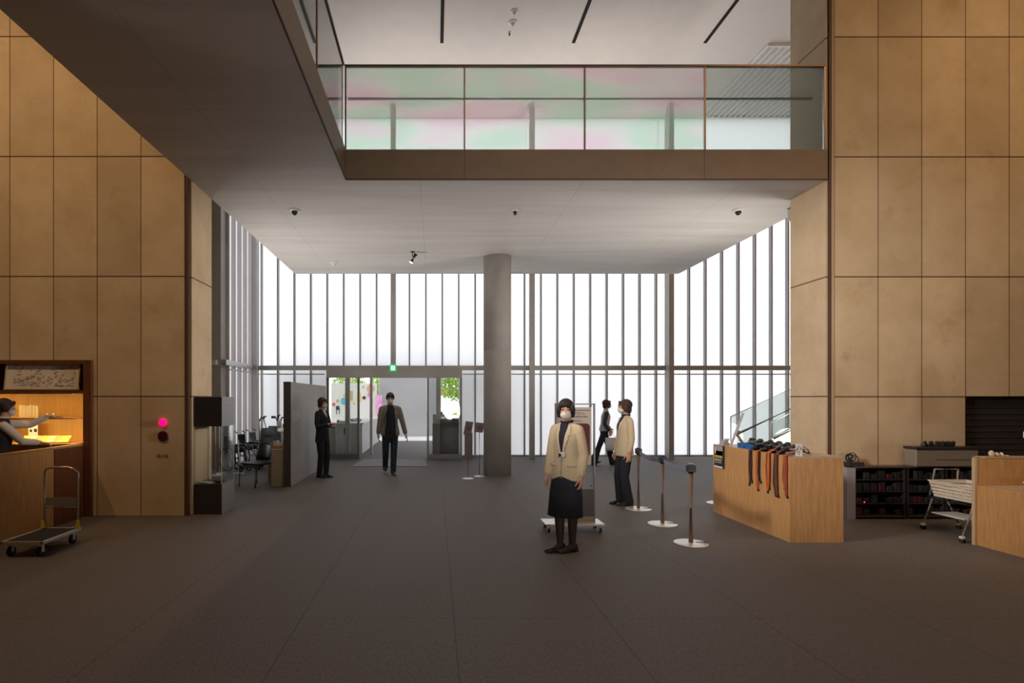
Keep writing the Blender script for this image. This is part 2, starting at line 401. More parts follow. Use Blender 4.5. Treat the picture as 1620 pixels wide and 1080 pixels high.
# slots and ceiling louvre
M['slot'] = mat('black_slot', (.008,.008,.008), .9)
for i, x in enumerate((.15, 2.99, 5.83)):
    bm = B(); box(bm, x-.035, x+.035, 2.0, 11.6, CZ-.012, CZ-.001)
    struct(f'trim_{7+i}', bm, M['slot'], 'black lighting slot in the upper ceiling')
lv = thing('ceiling_louvre', 'white slatted louvre panel in the upper ceiling near the facade', 'louvre', (7.2, 11.66, CZ))
bm = B(); box(bm, 0, 3.6, 0, 2.9, -.012, -.002)
obj('backing', bm, mat('louvre_grey', (.66,.63,.61), .9), lv)  # light grey backing between the white slats
bm = B()
for i in range(25): box(bm, i*.15, i*.15+.03, 0, 2.9, -.06, -.013)
box(bm, 0, 3.63, -.04, 0, -.06, -.002); box(bm, 0, 3.63, 2.9, 2.94, -.06, -.002)
obj('slats', bm, mat('louvre_white', (.85,.83,.82), .6), lv)

# ---------------------------------------------------------------- facade
k0 = X_(415, GY); STEP = .4485
proto = None
for k in range(0, 38):
    xa = k0 + k*STEP; door_bay = 4 <= k <= 11
    nm = f'window_{k+1}'
    bm = B(); z_low = (2.50 if door_bay else .02)
    if door_bay: box(bm, xa, xa+STEP, GY, GY+.012, 2.42, 7.7)
    else: box(bm, xa, xa+STEP, GY, GY+.012, .02, 7.7)
    w_ = struct(nm, bm, M['frost'], 'tall frosted glass pane of the entrance facade')
    if k == 12: pass
    bm = B(); box(bm, xa-.016, xa+.016, GY-.12, GY+.02, 2.42 if (5 <= k <= 12) else .0, 7.7)
    obj('mullion', bm, M['mullion'], w_)
for i in range(5):
    x0 = -4.75 + i*3.62
    bm = B(); box(bm, x0, x0+3.62, GY, GY+.012, 7.7, CZ)
    struct(f'window_{39+i}', bm, M['frost'], 'upper frosted glass pane behind the bridge')
# side facade on the left
SXL = -4.85
for k in range(6):
    ya = 12.42 + k*.385
    bm = B(); box(bm, SXL-.012, SXL, ya, ya+.385, .02, 9.2)
    w_ = struct(f'window_{45+k}', bm, M['frost'], 'frosted pane of the facade side bay')
    bm = B(); box(bm, SXL, SXL+.10, ya-.016, ya+.016, 0, 9.2)
    obj('mullion', bm, mat('fin_grey', (.60,.56,.56), .6) if k == 0 else bpy.data.materials['fin_grey'], w_)
# transoms
bm = B(); box(bm, -4.85, 12, 14.30, 14.42, 2.33, 2.45); struct('trim_20', bm, M['steel'], 'grey steel transom across the facade')
bm = B(); box(bm, -4.85, -3.0, GY-.14, GY-.10, 2.22, 2.25); box(bm, .76, 12, GY-.14, GY-.10, 2.22, 2.25); struct('trim_21', bm, M['steel'], 'thin steel rail under the transom')
bm = B(); box(bm, -4.83, -4.70, 12.1, 14.35, 2.33, 2.45); struct('trim_22', bm, M['alu'], 'steel transom of the side bay')
bm = B(); box(bm, -4.99, -4.89, 11.98, 12.1, 2.33, 2.43); struct('trim_23', bm, M['white'], 'white end block of the side transom')
bm = B()
for k in range(4):
    ya = 12.5 + k*.385
    box(bm, SXL+.02, SXL+.13, ya+.02, ya+.2, 2.235, 2.26)
struct('trim_24', bm, M['alu'], 'small steel clips under the side transom')
bm = B(); box(bm, -4.85, -3.0, GY-.03, GY+.03, 0, .03); box(bm, .76, 12, GY-.03, GY+.03, 0, .03); struct('trim_25', bm, M['steel'], 'steel sill of the facade')
# structural posts
for i, (px, z1) in enumerate(((402, SZ0+4.7), (622, SZ0+4.7), (842, SZ0+4.7), (1062, SZ0+4.7))):
    x = X_(px, 13.98); bm = B()
    z0 = 2.45 if px == 622 else 0
    box(bm, x-.065, x+.065, 13.96, 14.10, z0, z1); box(bm, x-.02, x+.02, 14.10, 14.34, z0, z1)
    struct(f'pillar_{i+1}', bm, M['steel'], 'slim steel facade post')
# round column
cx, cy, cr_ = 1.29, 11.1, .283
bm = B(); lathe(bm, [(cr_,0),(cr_,2.55),(cr_-.004,2.556),(cr_-.004,2.562),(cr_,2.568),(cr_,SZ0)], cx, cy, 48)
o = struct('column', bm, M['concrete'], 'round cast concrete column', smooth=False)
o['kind'] = 'structure'

# ---------------------------------------------------------------- bridge balustrade
bl = thing('glass_balustrade', 'frameless glass balustrade with slim rails along the bridge', 'balustrade', (0,0,0))
ZB0, ZB1 = SZ1+.0, Z_(102, WY)
xs = [X_(p, WY) for p in (546, 735, 926, 1117, 1307)]
for i in range(4):
    bm = B(); box(bm, xs[i]+.012, xs[i+1]-.012, WY+.03, WY+.045, ZB0, ZB1-.012)
    obj('glass_panel', bm, M['glass_film'] if i < 3 else M['glass_milk'], bl)
for x in xs:
    bm = B(); box(bm, x-.010, x+.010, WY+.02, WY+.055, ZB0, ZB1); obj('joint_strip', bm, M['bronze_metal'], bl)
bm = B(); box(bm, xs[0]-.01, xs[-1]+.01, WY+.015, WY+.06, ZB1-.012, ZB1+.012); obj('top_rail', bm, mat('bronze_rail', (.22,.14,.09), .4, metal=.5), bl)
bm = B(); zh = Z_(153, 7.25); tube(bm, [(xs[0]+.02, WY+.13, zh), (xs[-1]-.1, WY+.13, zh)], .018, 12)
hr = obj('handrail', bm, mat('handrail_brown', (.22,.16,.13), .45, metal=.3), bl)
for x in xs[1:4]:
    bm = B(); box(bm, x-.01, x+.01, WY+.045, WY+.13, zh-.03, zh-.012); obj('bracket', bm, M['steel'], hr)
# side balustrade along the walkway
sb = thing('glass_balustrade', 'glass balustrade along the edge of the upper side walkway', 'balustrade', (0,0,0))
ys = [WY+.03, 4.75+.9, 4.05, 2.45, .85]
ys = [WY+.03, 5.55, 3.95, 2.35]
for a, b in zip(ys, ys[1:]):
    bm = B(); box(bm, -1.235, -1.22, b+.012, a-.012, ZB0, ZB1-.012); obj('glass_panel', bm, M['glass_milk'], sb)
for y in ys[1:]:
    bm = B(); box(bm, -1.245, -1.21, y-.006, y+.006, ZB0, ZB1); obj('joint_strip', bm, M['bronze_metal'], sb)
bm = B(); box(bm, -1.25, -1.205, ys[-1], ys[0]-.03, ZB1-.012, ZB1+.012); obj('top_rail', bm, bpy.data.materials['bronze_rail'], sb)

# ---------------------------------------------------------------- ceiling fittings
def smoke_dome(px, py, r, label, cz, eyemount=True):
    D = F*(cz-EYE)/(VY-py); x = X_(px, D)
    t = thing('ceiling_sensor', label, 'sensor', (x, D, cz))
    bm = B(); lathe(bm, [(r,0),(r,-.008),(r*.8,-.02),(r*.55,-.025)], n=32); obj('base_ring', bm, M['white'], t)
    bm = B()
    ell(bm, (0,0,-.025), (r*.5, r*.5, .06)); obj('dome', bm, M['black'] if eyemount else M['white'], t, True)
smoke_dome(466, 332, .09, 'dark domed sensor on the concrete soffit nearest the limestone return', SZ0)
smoke_dome(815, 332, .055, 'small domed sensor in the middle of the concrete soffit', SZ0)
smoke_dome(1168, 332, .09, 'dark domed sensor on the soffit toward the glass stair', SZ0)
smoke_dome(528, 415, .09, 'white domed sensor on the soffit by the facade', SZ0, False)
smoke_dome(814, 17, .075, 'white domed detector on the upper ceiling', CZ, False)
smoke_dome(811, 35, .09, 'flat white detector ring on the upper ceiling', CZ, False)
smoke_dome(806, 51, .035, 'tiny dark sprinkler on the upper ceiling', CZ)
sp_ = P(653, 400, F*(SZ0-EYE)/(VY-398)); sp_.z = SZ0
t = thing('spotlight', 'black cylinder spotlight hanging from the concrete soffit', 'spotlight', sp_)
bm = B(); cyl(bm, 0,0,-.012,0,.05); tube(bm, [(0,0,-.01),(-.01,0,-.07),(.01,0,-.10)], .012); obj('mount', bm, M['black'], t)
bm = B(); tube(bm, [(.06,0,-.05),(-.03,0,-.21)], .042, 20); obj('lamp_body', bm, M['black'], t)
bm = B(); tube(bm, [(-.0305,0,-.2105),(-.034,0,-.217)], .036, 20)
obj('lens', bm, mat('lamp_lens', (.9,.8,.6), .3, emit=(1,.82,.5), estr=6), t)
ld = bpy.data.lights.new('spot', 'SPOT'); ld.energy = 30; ld.color = (1,.85,.65); ld.spot_size = 1.0; ld.shadow_soft_size = .03
lo = bpy.data.objects.new('lamp', ld); link(lo, t); lo.location = (-.045,0,-.235); lo.rotation_euler = (0, math.radians(30), 0)
# downlights of the hall (above and behind the viewpoint)
def downlight(x, y, z, tgt, energy, size, col=(1,.66,.36), ang=95, name='ceiling_light', label='warm ceiling downlight above the hall'):
    t = thing(name, label, 'light', (x,y,z), group='downlights over the hall')
    bm = B(); lathe(bm, [(.14,0),(.14,-.05),(.11,-.05),(.11,-.02)], n=24); obj('housing', bm, M['white'], t)
    l = bpy.data.lights.new('down', 'SPOT'); l.energy = energy; l.color = col; l.spot_size = math.radians(ang); l.spot_blend = .9; l.shadow_soft_size = size
    o = bpy.data.objects.new('lamp', l); link(o, t); o.location = (0,0,-.16)
    d = Vector(tgt) - Vector((x,y,z-.16)); o.rotation_euler = d.to_track_quat('-Z','Y').to_euler()
for x, y, tx, ps in ((-8.2, 3.2, -7.0, 'over the shop counter'), (-4.8, 3.0, -4.6, 'over the platform trolley'), (6.8, 3.2, 6.6, 'over the equipment racks'), (9.3, 3.2, 8.8, 'over the ribbed shutter')):
    downlight(x, y, CZ, (tx, WY, 2.6), 345 if x < 0 else 265, .08, label='added warm fill downlight ' + ps)
for x, y, ps in ((1.2, 2.9, 'above the open floor'), (3.6, 3.5, 'above the wooden counter'), (3.8, -3, 'at the rear near the east wall'), (.5, -4, 'at the rear near the walkway')):  # unseen downlights added as fill over the open floor and rear
    downlight(x, y, CZ, (x, y+.8, 0), 80 if x == 3.6 else 230, .08, col=(1,.78,.58), ang=110, label='added warm fill downlight ' + ps)
for x, tx, ps in ((1.0, .8, 'in the middle of the hall'), (6.2, 3.0, 'by the east side of the hall')):  # unseen uplighters added as front fill toward the soffit
    t = thing('fill_uplight', 'added fill uplighter aimed at the soffit, standing ' + ps, 'light', (x, -3.2, 0), group='added fill uplighters')
    bm = B(); lathe(bm, [(.15,0),(.15,.02),(.02,.03),(.02,.5),(.12,.55),(.14,.75),(.13,.75),(.1,.6)], n=24); obj('housing', bm, M['black'], t)
    l = bpy.data.lights.new('up', 'SPOT'); l.energy = 700; l.color = (1,.93,.88); l.spot_size = math.radians(44); l.spot_blend = 1; l.shadow_soft_size = .5
    o = bpy.data.objects.new('lamp', l); link(o, t); o.location = (0,0,.9)
    d = Vector((tx, 10.0, 3.6)) - Vector((x, -3.2, .9)); o.rotation_euler = d.to_track_quat('-Z','Y').to_euler()

def flood(x, y, z, tgt, en, ang, lab, col=(1,.93,.86), grp='added fill floods'):  # unseen floods added to brighten the soffit and upper ceiling
    t = thing('fill_flood', lab, 'light', (x, y, z), group=grp)
    bm = B()
    if 0 < z < 3: tube(bm, [(0,0,-z),(0,0,.01)], .02, 12); tube(bm, [(0,0,-z),(0,0,-z+.02)], .2, 24)
    lathe(bm, [(.12,0),(.12,.02),(.03,.03),(.03,.10),(.09,.12),(.10,.18),(.08,.18)], n=20); obj('housing', bm, M['black'], t)
    l = bpy.data.lights.new('flood', 'SPOT'); l.energy = en; l.color = col; l.spot_size = math.radians(ang); l.spot_blend = 1; l.shadow_soft_size = .3
    o = bpy.data.objects.new('lamp', l); link(o, t); o.location = (0,0,.3)
    d = Vector(tgt) - Vector((x, y, z+.3)); o.rotation_euler = d.to_track_quat('-Z','Y').to_euler()
flood(-4.6, 9.9, .5, (.3, 11.2, 5.6), 470, 104, 'added fill light behind the shop wall aimed at the soffit', (1,.95,.90))
flood(6.0, 8.15, .5, (2.2, 11.2, 5.8), 470, 104, 'added fill light behind the east return aimed at the soffit', (1,.95,.90))
flood(-.8, 12.0, SZ1, (-.5, 13.6, CZ), 190, 110, 'added fill uplight on the upper walkway floor', (1,.90,.80))
flood(3.6, 12.0, SZ1, (3.8, 13.6, CZ), 190, 110, 'added fill uplight on the bridge floor', (1,.90,.80))
def add_fill_spot(x, y, z, tgt, en, ang, lab, col=(1,.90,.80), stand=False):  # unseen spots added to brighten the limestone returns
    t = thing('fill_spot', lab, 'spotlight', (x, y, z), group='added fill spots')
    bm = B(); d = (Vector(tgt) - Vector((x, y, z))).normalized()
    if stand: tube(bm, [(0,0,-z),(0,0,-.1)], .02, 12); tube(bm, [(0,0,-z),(0,0,-z+.02)], .2, 24)
    else: tube(bm, [(0,0,.05),(0,0,-.1)], .02, 12)
    tube(bm, [Vector((0,0,-.1))-d*.12, Vector((0,0,-.1))+d*.1], .05, 20); obj('housing', bm, M['black'], t)
    l = bpy.data.lights.new('fill_beam', 'SPOT'); l.energy = en; l.color = col; l.spot_size = math.radians(ang); l.spot_blend = .8; l.shadow_soft_size = .6
    o = bpy.data.objects.new('lamp', l); link(o, t); o.location = Vector((0,0,-.1))+d*.16; o.rotation_euler = d.to_track_quat('-Z','Y').to_euler()
add_fill_spot(-3.0, 3.4, SZ0-.05, (5.3, 7.2, 2.0), 2100, 44, 'added fill spot under the walkway aimed at the east return')
add_fill_spot(-3.0, 3.0, 6.3, (5.3, 7.6, 7.0), 650, 30, 'added fill spot above the walkway aimed at the upper east return', col=(1,.80,.58))
add_fill_spot(9.2, 5.6, 2.9, (-3.3, 7.55, 2.6), 1900, 22, 'added fill spot on a stand beyond the sales counter', stand=True)
# ================================================================ ENTRANCE, VESTIBULE AND OUTSIDE
DY = 14.0
ent = thing('sliding_door', 'glass sliding entrance doors with slim grey frames', 'door', (X_(620, DY), DY, 0))
ex, ey = ent.location.x, DY
def ebox(name, x0, x1, z0, z1, y0=0, y1=.05, m=None, par=ent):
    bm = B(); box(bm, x0-ex, x1-ex, y0, y1, z0, z1); return obj(name, bm, m or M['steel'], par)
xl, xr = X_(517, DY), X_(731, DY); xo0, xo1 = X_(569, DY), X_(675, DY)
ebox('header', xl, xr, 2.12, 2.34, -.02, .25)
fr = mat('door_frame_grey', (.20,.19,.185), .4, metal=.4)
for a, b in ((xl, xl+.05), (xo0-.06, xo0-.005), (xo1+.005, xo1+.06), (xr-.06, xr)):
    ebox('jamb', a, b, 0, 2.12, 0, .06, fr)
for a, b in ((xl+.05, xo0-.06), (xo1+.06, xr-.06)):
    lf = ebox('fixed_leaf', a, b, .12, 2.12, .02, .032, M['glass'])
    ebox('kick_rail', a, b, 0, .12, 0, .06, fr, lf)
    lf2 = ebox('sliding_leaf', a+.05, b, .12, 2.10, .10, .112, M['glass'])
    ebox('kick_rail', a+.05, b, .01, .12, .09, .13, fr, lf2)
# inner frames of the vestibule
DV = 15.1
for px0, px1, lab in ((546, 553, 'grey'), (585, 589, 'grey'), (690, 697, 'grey')):
    x0, x1 = X_(px0, DV), X_(px1, DV); bm = B(); box(bm, x0, x1, DV, DV+.12, 0, 2.5)
    struct(f'pillar_{5+[546,585,690].index(px0)}', bm, M['steel'], 'slim grey frame post inside the entrance vestibule')
bm = B(); box(bm, -4.4, 2.2, DV, 20.1, 2.55, 2.62); struct('ceiling_vestibule', bm, mat('canopy_grey', (.45,.45,.46), .8), 'grey vestibule canopy')
bm = B(); box(bm, X_(600, 22.5), X_(675, 22.5), 22.5, 22.7, 0, 2.9); box(bm, X_(675,22.5), X_(698,22.5), 22.9, 23.1, 0, 2.9)
struct('wall_outside', bm, mat('outside_grey_wall', (.43,.43,.44), .85, noise=.06, nscale=1), 'smooth grey wall outside the entrance')
# white info counter in the vestibule
ic = thing('info_counter', 'long white fronted counter inside the entrance vestibule', 'counter', (-2.5, 17.3, 0))
bm = B(); box(bm, -.34, .42, -1.95, 2.8, .0, .84); obj('body', bm, mat('counter_white', (.52,.52,.53), .5, noise=.03), ic)
bm = B(); box(bm, -.38, .46, -2.0, 2.85, .84, .88); obj('worktop', bm, mat('counter_top', (.66,.66,.65), .4), ic)
bm = B(); box(bm, -1.05, -.345, -1.95, -1.4, 0, .80); obj('side_cabinet', bm, mat('counter_taupe', (.30,.28,.24), .6), ic)
bm = B(); box(bm, -1.08, -.385, -1.98, -1.38, .80, .83); obj('side_worktop', bm, bpy.data.materials['counter_top'], ic)
bm = B(); box(bm, -.10, -.02, -1.97, -1.95, .55, .73); obj('notice', bm, M['black'], ic)
for i, (dx, dy) in enumerate(((-.2, -1.6), (.1, -.9), (-.15, 0.1))):
    t = thing('document_tray', ('low black tray at the front end of the white counter', 'low black tray halfway along the white counter', 'low black tray toward the outside end of the white counter')[i], 'tray', (-2.5+dx, 17.3+dy, .88))
    bm = B(); box(bm, -.13, .13, -.2, .2, 0, .01); box(bm, -.13, -.12, -.2, .2, .01, .07); box(bm, .12, .13, -.2, .2, .01, .07); obj('body', bm, M['black'], t)
    bm = B(); box(bm, -.11, .11, -.18, .18, .01, .045); obj('paper_stack', bm, M['paper'], t)
# poster board outdoors
pb = thing('poster_board', 'white outdoor billboard with coloured circles beyond the vestibule', 'billboard', (-3.35, 22.2, 0))
def pz(px): return X_(px, 22.2)+3.35
bm = B(); box(bm, pz(524), pz(596), 0, .06, Z_(668,22.2), Z_(606,22.2)); obj('panel', bm, M['paper'], pb)
for x in (pz(527), pz(593)):
    bm = B(); box(bm, x-.03, x+.03, .06, .12, 0, Z_(610,22.2)); obj('post', bm, M['steel'], pb)
def pmat(n, c): return mat('print_'+n, c, .8)
prt = {'red': (.70,.12,.13), 'blue': (.12,.50,.60), 'tan': (.72,.42,.22), 'pink': (.80,.25,.60), 'yellow': (.85,.55,.08), 'green': (.35,.55,.2), 'dark': (.05,.05,.07), 'sand': (.55,.42,.2)}
for k_ in prt: prt[k_] = pmat(k_, prt[k_])
def dot(px, py, r, c, sx=1):
    bm = B(); disc_xz(bm, pz(px), Z_(py,22.2), r, -.012, .011, sx=sx); obj('print', bm, prt[c], pb)
def pr(px0, px1, py0, py1, c):
    bm = B(); box(bm, pz(px0), pz(px1), -.012, -.001, Z_(py1,22.2), Z_(py0,22.2)); obj('print', bm, prt[c], pb)
dot(528, 639.5, .07, 'red'); dot(543.5, 634.5, .15, 'blue', .8); pr(543, 546.5, 623.5, 627.5, 'yellow'); dot(586.5, 614.5, .165, 'tan'); dot(585, 624, .10, 'pink')
pr(554, 558, 618, 633, 'sand'); pr(565, 571, 621, 635, 'yellow'); dot(574.5, 612, .06, 'green', .6); dot(560, 638, .05, 'yellow'); dot(576, 629, .07, 'dark')
pr(531.5, 537, 642, 648, 'dark'); dot(534, 634, .07, 'sand', .8); pr(532, 533, 646, 655, 'dark'); pr(536.5, 537.5, 646, 655, 'dark')
# plants and greenery outside
def leafy(name, label, c, r, n, m, cat='tree', trunk=True, size=.16, seed=0, group='trees outside the entrance'):
    rnd = random.Random(seed)
    t = thing(name, label, cat, (c[0], c[1], 0), group=group)
    bm = B()
    for i in range(n):
        u = Vector((rnd.gauss(0,1), rnd.gauss(0,1), rnd.gauss(0,1))).normalized() * (rnd.random()**.4)
        p = Vector((u.x*r[0], u.y*r[1], c[2]+u.z*r[2])); a = rnd.random()*6.28; b = rnd.random()*3; s = size*rnd.uniform(.6,1.3)
        R = Euler((a, b, a*2)).to_matrix()
        vs_ = [bm.verts.new(p + R @ Vector(q)*s) for q in ((-1,0,0),(0,-.45,0),(1,0,.15),(0,.45,0))]
        bm.faces.new(vs_)
    obj('foliage', bm, m, t)
    if trunk:
        bm = B(); tube(bm, [(0,0,0),(.05,0,c[2]*.5),(0,.05,c[2])], [.12,.09,.05]); obj('trunk', bm, mat('bark', (.12,.09,.06), .9) if 'bark' not in bpy.data.materials else bpy.data.materials['bark'], t)
    return t
M['leaf_bright'] = mat('bright_leaf', (.38,.55,.10), .7, noise=.3, nscale=2)
M['leaf_dark'] = mat('dark_leaf', (.06,.10,.04), .8, noise=.4, nscale=1)
leafy('leafy_tree', 'bright green tree behind the billboard', (-4.1, 26, 2.0), (.9,.8,1.2), 2600, M['leaf_bright'], seed=1, size=.07)
leafy('leafy_tree', 'yellow green tree beside the grey outside wall', (-2.62, 24.5, 1.9), (.3,.5,1.0), 1500, M['leaf_bright'], seed=2, size=.06)
leafy('leafy_tree', 'yellow green tree seen through the door panes beyond the dark cabinet', (1.25, 27, 2.3), (1.3,.8,.9), 2200, M['leaf_bright'], seed=3, size=.09)
M['bloom'] = mat('magenta_bloom', (.75,.10,.45), .8, noise=.2)
t = thing('banner', 'pink and green banner hanging at the edge of the billboard', 'banner', (X_(599.5,22.2), 22.15, 0))
bm = B(); box(bm, -.13, .13, 0, .02, Z_(655,22.2), Z_(625,22.2)); obj('cloth', bm, mat('banner_cloth', (.75,.12,.45), .8, noise=.9, nscale=6, col2=(.8,.7,.75)), t)
bm = B(); tube(bm, [(0,.03,0),(0,.03,Z_(608,22.2))], .015); obj('pole', bm, M['steel'], t)
bm = B(); box(bm, -3.5, 6.5, 24.0, 24.1, .85, 1.0)
o = struct('trim_30', bm, mat('lawn_edge', (.50,.62,.06), .8), 'yellow green verge strip outside')
bm = B()
for x in (.2, 1.9): box(bm, x-.03, x+.03, 23.9, 23.98, 0, .9)
struct('trim_31', bm, M['steel'], 'posts of the verge strip')
leafy_d = [(10.5, 38, 4.8, 2.2), (14.2, 42, 4.3, 2.2), (17.6, 38, 5.0, 2.3), (21.2, 42, 5.8, 2.5), (24.4, 38, 4.9, 2.4), (28.0, 42, 4.7, 2.4)]
for i, (x, y, z, r) in enumerate(leafy_d):
    leafy('leafy_tree', ('faint tree silhouette behind the facade above the walking visitor', 'faint low tree silhouette behind the facade, beside the visitor tree', 'faint broad tree silhouette behind the facade over the belt posts', 'faint tall tree silhouette behind the facade, by the slender steel post', 'faint round tree silhouette behind the facade over the glass stair', 'faint last tree silhouette behind the facade next to the limestone return')[i],
          (x, y, z*.72), (r*.8, r*.6, r*.8), 2200, M['leaf_dark'], size=.34, seed=20+i)
t = thing('parasol', 'small red and white parasol outside beyond the dark cabinet', 'parasol', (.55, 30.0, 0))
bm = B(); lathe(bm, [(.9,1.75),(.55,2.0),(.05,2.2),(.02,2.22)], n=8); obj('canopy', bm, mat('parasol_red', (.55,.05,.05), .7), t)
bm = B(); tube(bm, [(0,0,0),(0,0,2.2)], .03); obj('pole', bm, M['white'], t)
# dark ticket cabinet and slim bin behind the fixed leaf
def zc(py, D): return Z_(py, D)
tk = thing('ticket_cabinet', 'dark grey cabinet behind the fixed door pane', 'cabinet', (X_(711,14.6), 14.85, 0))
bm = B(); box(bm, -.26, .26, -.25, .25, 0, zc(663,14.6), bev=.01); obj('body', bm, M['grey_dark'], tk)
bm = B(); box(bm, -.27, .27, -.26, .26, zc(663,14.6), zc(663,14.6)+.015); obj('top', bm, M['grey_panel'], tk)
bm = B(); box(bm, -.2, .2, -.262, -.25, .1, zc(675,14.6)); obj('front_panel', bm, M['charcoal'], tk)
tp = zc(663,14.6)+.015
t = thing('monitor', 'small dark screen on top of the dark ticket cabinet', 'screen', (X_(706,14.6), 14.9, tp))
bm = B(); box(bm, -.15, .13, -.02, .02, .03, .17, bev=.005); obj('screen', bm, M['grey_dark'], t)
bm = B(); box(bm, -.05, .05, -.05, .05, 0, .01); box(bm, -.015, .015, -.01, .01, .01, .04); obj('stand', bm, M['black'], t)
for i in range(3):
    t = thing('hand_bottle', f'small white dispenser on the dark cabinet, {("by its inner edge","in the middle of the row","by its outer edge")[i]}', 'dispenser', (X_(699+i*4,14.6), 14.68, tp), group='white dispensers on the dark cabinet')
    bm = B(); lathe(bm, [(.02,0),(.022,.05),(.012,.06),(.010,.075)], n=12); obj('bottle', bm, M['white'], t)
    bm = B(); tube(bm, [(0,0,.07),(0,0,.09),(-.02,0,.088)], .005, 6); obj('nozzle', bm, M['white'], t)
t = thing('slim_bin', 'tall slim grey bin behind the door jamb beside the dark cabinet', 'bin', (X_(690,14.6), 14.45, 0))
bm = B(); box(bm, -.10, .10, -.1, .1, 0, zc(669,14.6), bev=.008); obj('body', bm, M['grey_panel'], t)
bm = B(); box(bm, -.09, .0, -.08, -.07, zc(669,14.6), zc(655,14.6)); obj('card', bm, M['paper'], t)
# mat
pm = [G(556,738), G(676,738), G(673,726.5), G(575,726.5)]
bm = B(); prism(bm, [(p.x,p.y,.0) for p in pm], (0,0,.012))
o = obj('door_mat', bm, mat('ribbed_mat', (.30,.29,.31), .9, bump=.5, bscale=50, noise=.1, nscale=40)); tag(o, 'light grey ribbed entrance mat before the sliding doors', 'mat')
# exit sign
t = thing('exit_sign', 'green running man exit sign above the sliding doors', 'sign', (X_(621.5,13.9), 13.9, Z_(587,13.9)))
M['exit_green'] = mat('exit_green', (.01,.32,.10), .4, emit=(.02,.55,.18), estr=.8); M['exit_white'] = mat('exit_white', (.9,.95,.9), .4, emit=(.8,1,.85), estr=.9)
bm = B(); box(bm, -.085, .085, 0, .05, 0, .17, bev=.006); obj('casing', bm, M['exit_green'], t)
bm = B(); box(bm, -.045, .05, -.003, 0, .03, .14)
obj('doorway_field', bm, M['exit_white'], t)
bm = B()
disc_xz(bm, .012, .122, .012, -.006, .002, 12)
prism(bm, [(.0,-.006,.108),(.022,-.006,.108),(.016,-.006,.07),(-.008,-.006,.07)], (0,.002,0))
prism(bm, [(-.008,-.006,.074),(.004,-.006,.074),(-.014,-.006,.04),(-.026,-.006,.042)], (0,.002,0))
prism(bm, [(.006,-.006,.074),(.017,-.006,.074),(.034,-.006,.056),(.03,-.006,.036),(.022,-.006,.036),(.024,-.006,.054)], (0,.002,0))
prism(bm, [(.018,-.006,.106),(.022,-.006,.1),(.042,-.006,.088),(.042,-.006,.094)], (0,.002,0))
prism(bm, [(.002,-.006,.106),(-.002,-.006,.098),(-.024,-.006,.086),(-.024,-.006,.093)], (0,.002,0))
obj('running_figure', bm, M['exit_green'], t)
# ================================================================ LEAFLET STANDS, BROWN BOX
def leaflet(px, py, ppx, ppy, w, h, lab, tilt, yaw):
    g = G(px, py); t = thing('sign_stand', lab, 'stand', g)
    bm = B(); lathe(bm, [(.115,0),(.115,.006),(.10,.012),(.02,.016),(.012,.03)], n=32); obj('base', bm, M['disc'], t)
    zt = Z_(ppy, g.y)
    bm = B(); tube(bm, [(0,0,.02),(0,0,zt)], .009); obj('pole', bm, M['bronze_metal'], t)
    bm = B(); box(bm, -w/2, w/2, -.008, .008, -h/2, h/2, bev=.003)
    p = obj('panel', bm, mat('mauve_card' + str(px), (.20,.155,.15), .5), t); p.location = (X_(ppx, g.y)-g.x, -.01, zt); p.rotation_euler = (math.radians(tilt), math.radians(5), yaw)
    bm = B(); disc_xz(bm, .01, -.01, w*.2, -.0105, .002)
    q = obj('motif', bm, M['wood_dark'], p)
leaflet(740, 757, 741, 677, .155, .27, 'leaflet stand with a tall brown card, farther from the concrete column', -20, -.35)
leaflet(758.5, 753.5, 758.5, 676, .17, .20, 'leaflet stand with a squarish brown card, touching the column outline', -20, -.35)
t = thing('pedestal', 'taupe square pedestal box by the facade behind the leaflet stands', 'pedestal', (X_(741.5,14.2), 14.3, 0))
bm = B(); box(bm, -.10, .10, -.1, .1, 0, Z_(686,14.2)); obj('body', bm, mat('taupe_box', (.26,.23,.21), .6), t)
bm = B(); box(bm, -.105, .105, -.105, .105, Z_(686,14.2), Z_(685,14.2)); obj('top', bm, M['grey_panel'], t)
# ================================================================ GREY PARTITION PANEL
pt = thing('partition_panel', 'freestanding thick grey partition with small white lettering', 'partition', (-2.62, 11.1, 0))
ya, yb = 9.54-11.1, 12.62-11.1
bm = B(); box(bm, -.065, .06, ya, yb, 0, 1.865, bev=.003); obj('body', bm, M['grey_panel'], pt)
bm = B(); box(bm, -.068, .063, ya-.006, ya, 0, 1.868); obj('end_cap', bm, M['grey_dark'], pt)
M['letter'] = mat('white_lettering', (.70,.66,.63), .6)
def on_face(px): # y offset along the partition for a picture column
    return 2.56*F/(VX-px) - 11.1
# vertical columns of small characters
rnd = random.Random(5)
bm = B()
def glyph(bm, y, z, s):
    for k in range(3):
        a = rnd.uniform(-.4,.4)*s; b = rnd.uniform(-.4,.4)*s
        if rnd.random() < .5: box(bm, .0605, .062, y-s*.45, y+s*.45, z+b-s*.07, z+b+s*.07)
        else: box(bm, .0605, .062, y+a-s*.07, y+a+s*.07, z-s*.45, z+s*.45)
for px, z0, z1, s in ((481, 1.74, 1.52, .035), (479, 1.50, .96, .05), (487.5, 1.74, 1.40, .03), (485, 1.50, .98, .045), (488.5,1.5,1.05,.035), (492, 1.50, .96, .05), (495, 1.62, .96, .035), (500.5, 1.72, 1.56, .03), (499, 1.5, 1.32, .04)):
    z = z0
    while z > z1: glyph(bm, on_face(px), z, s); z -= s*1.25
obj('lettering', bm, M['letter'], pt)
bm = B(); y0 = on_face(461.5); 
for i in range(9):
    for j in range(14 if i < 5 else 8+rnd.randint(0,5)):
        pass
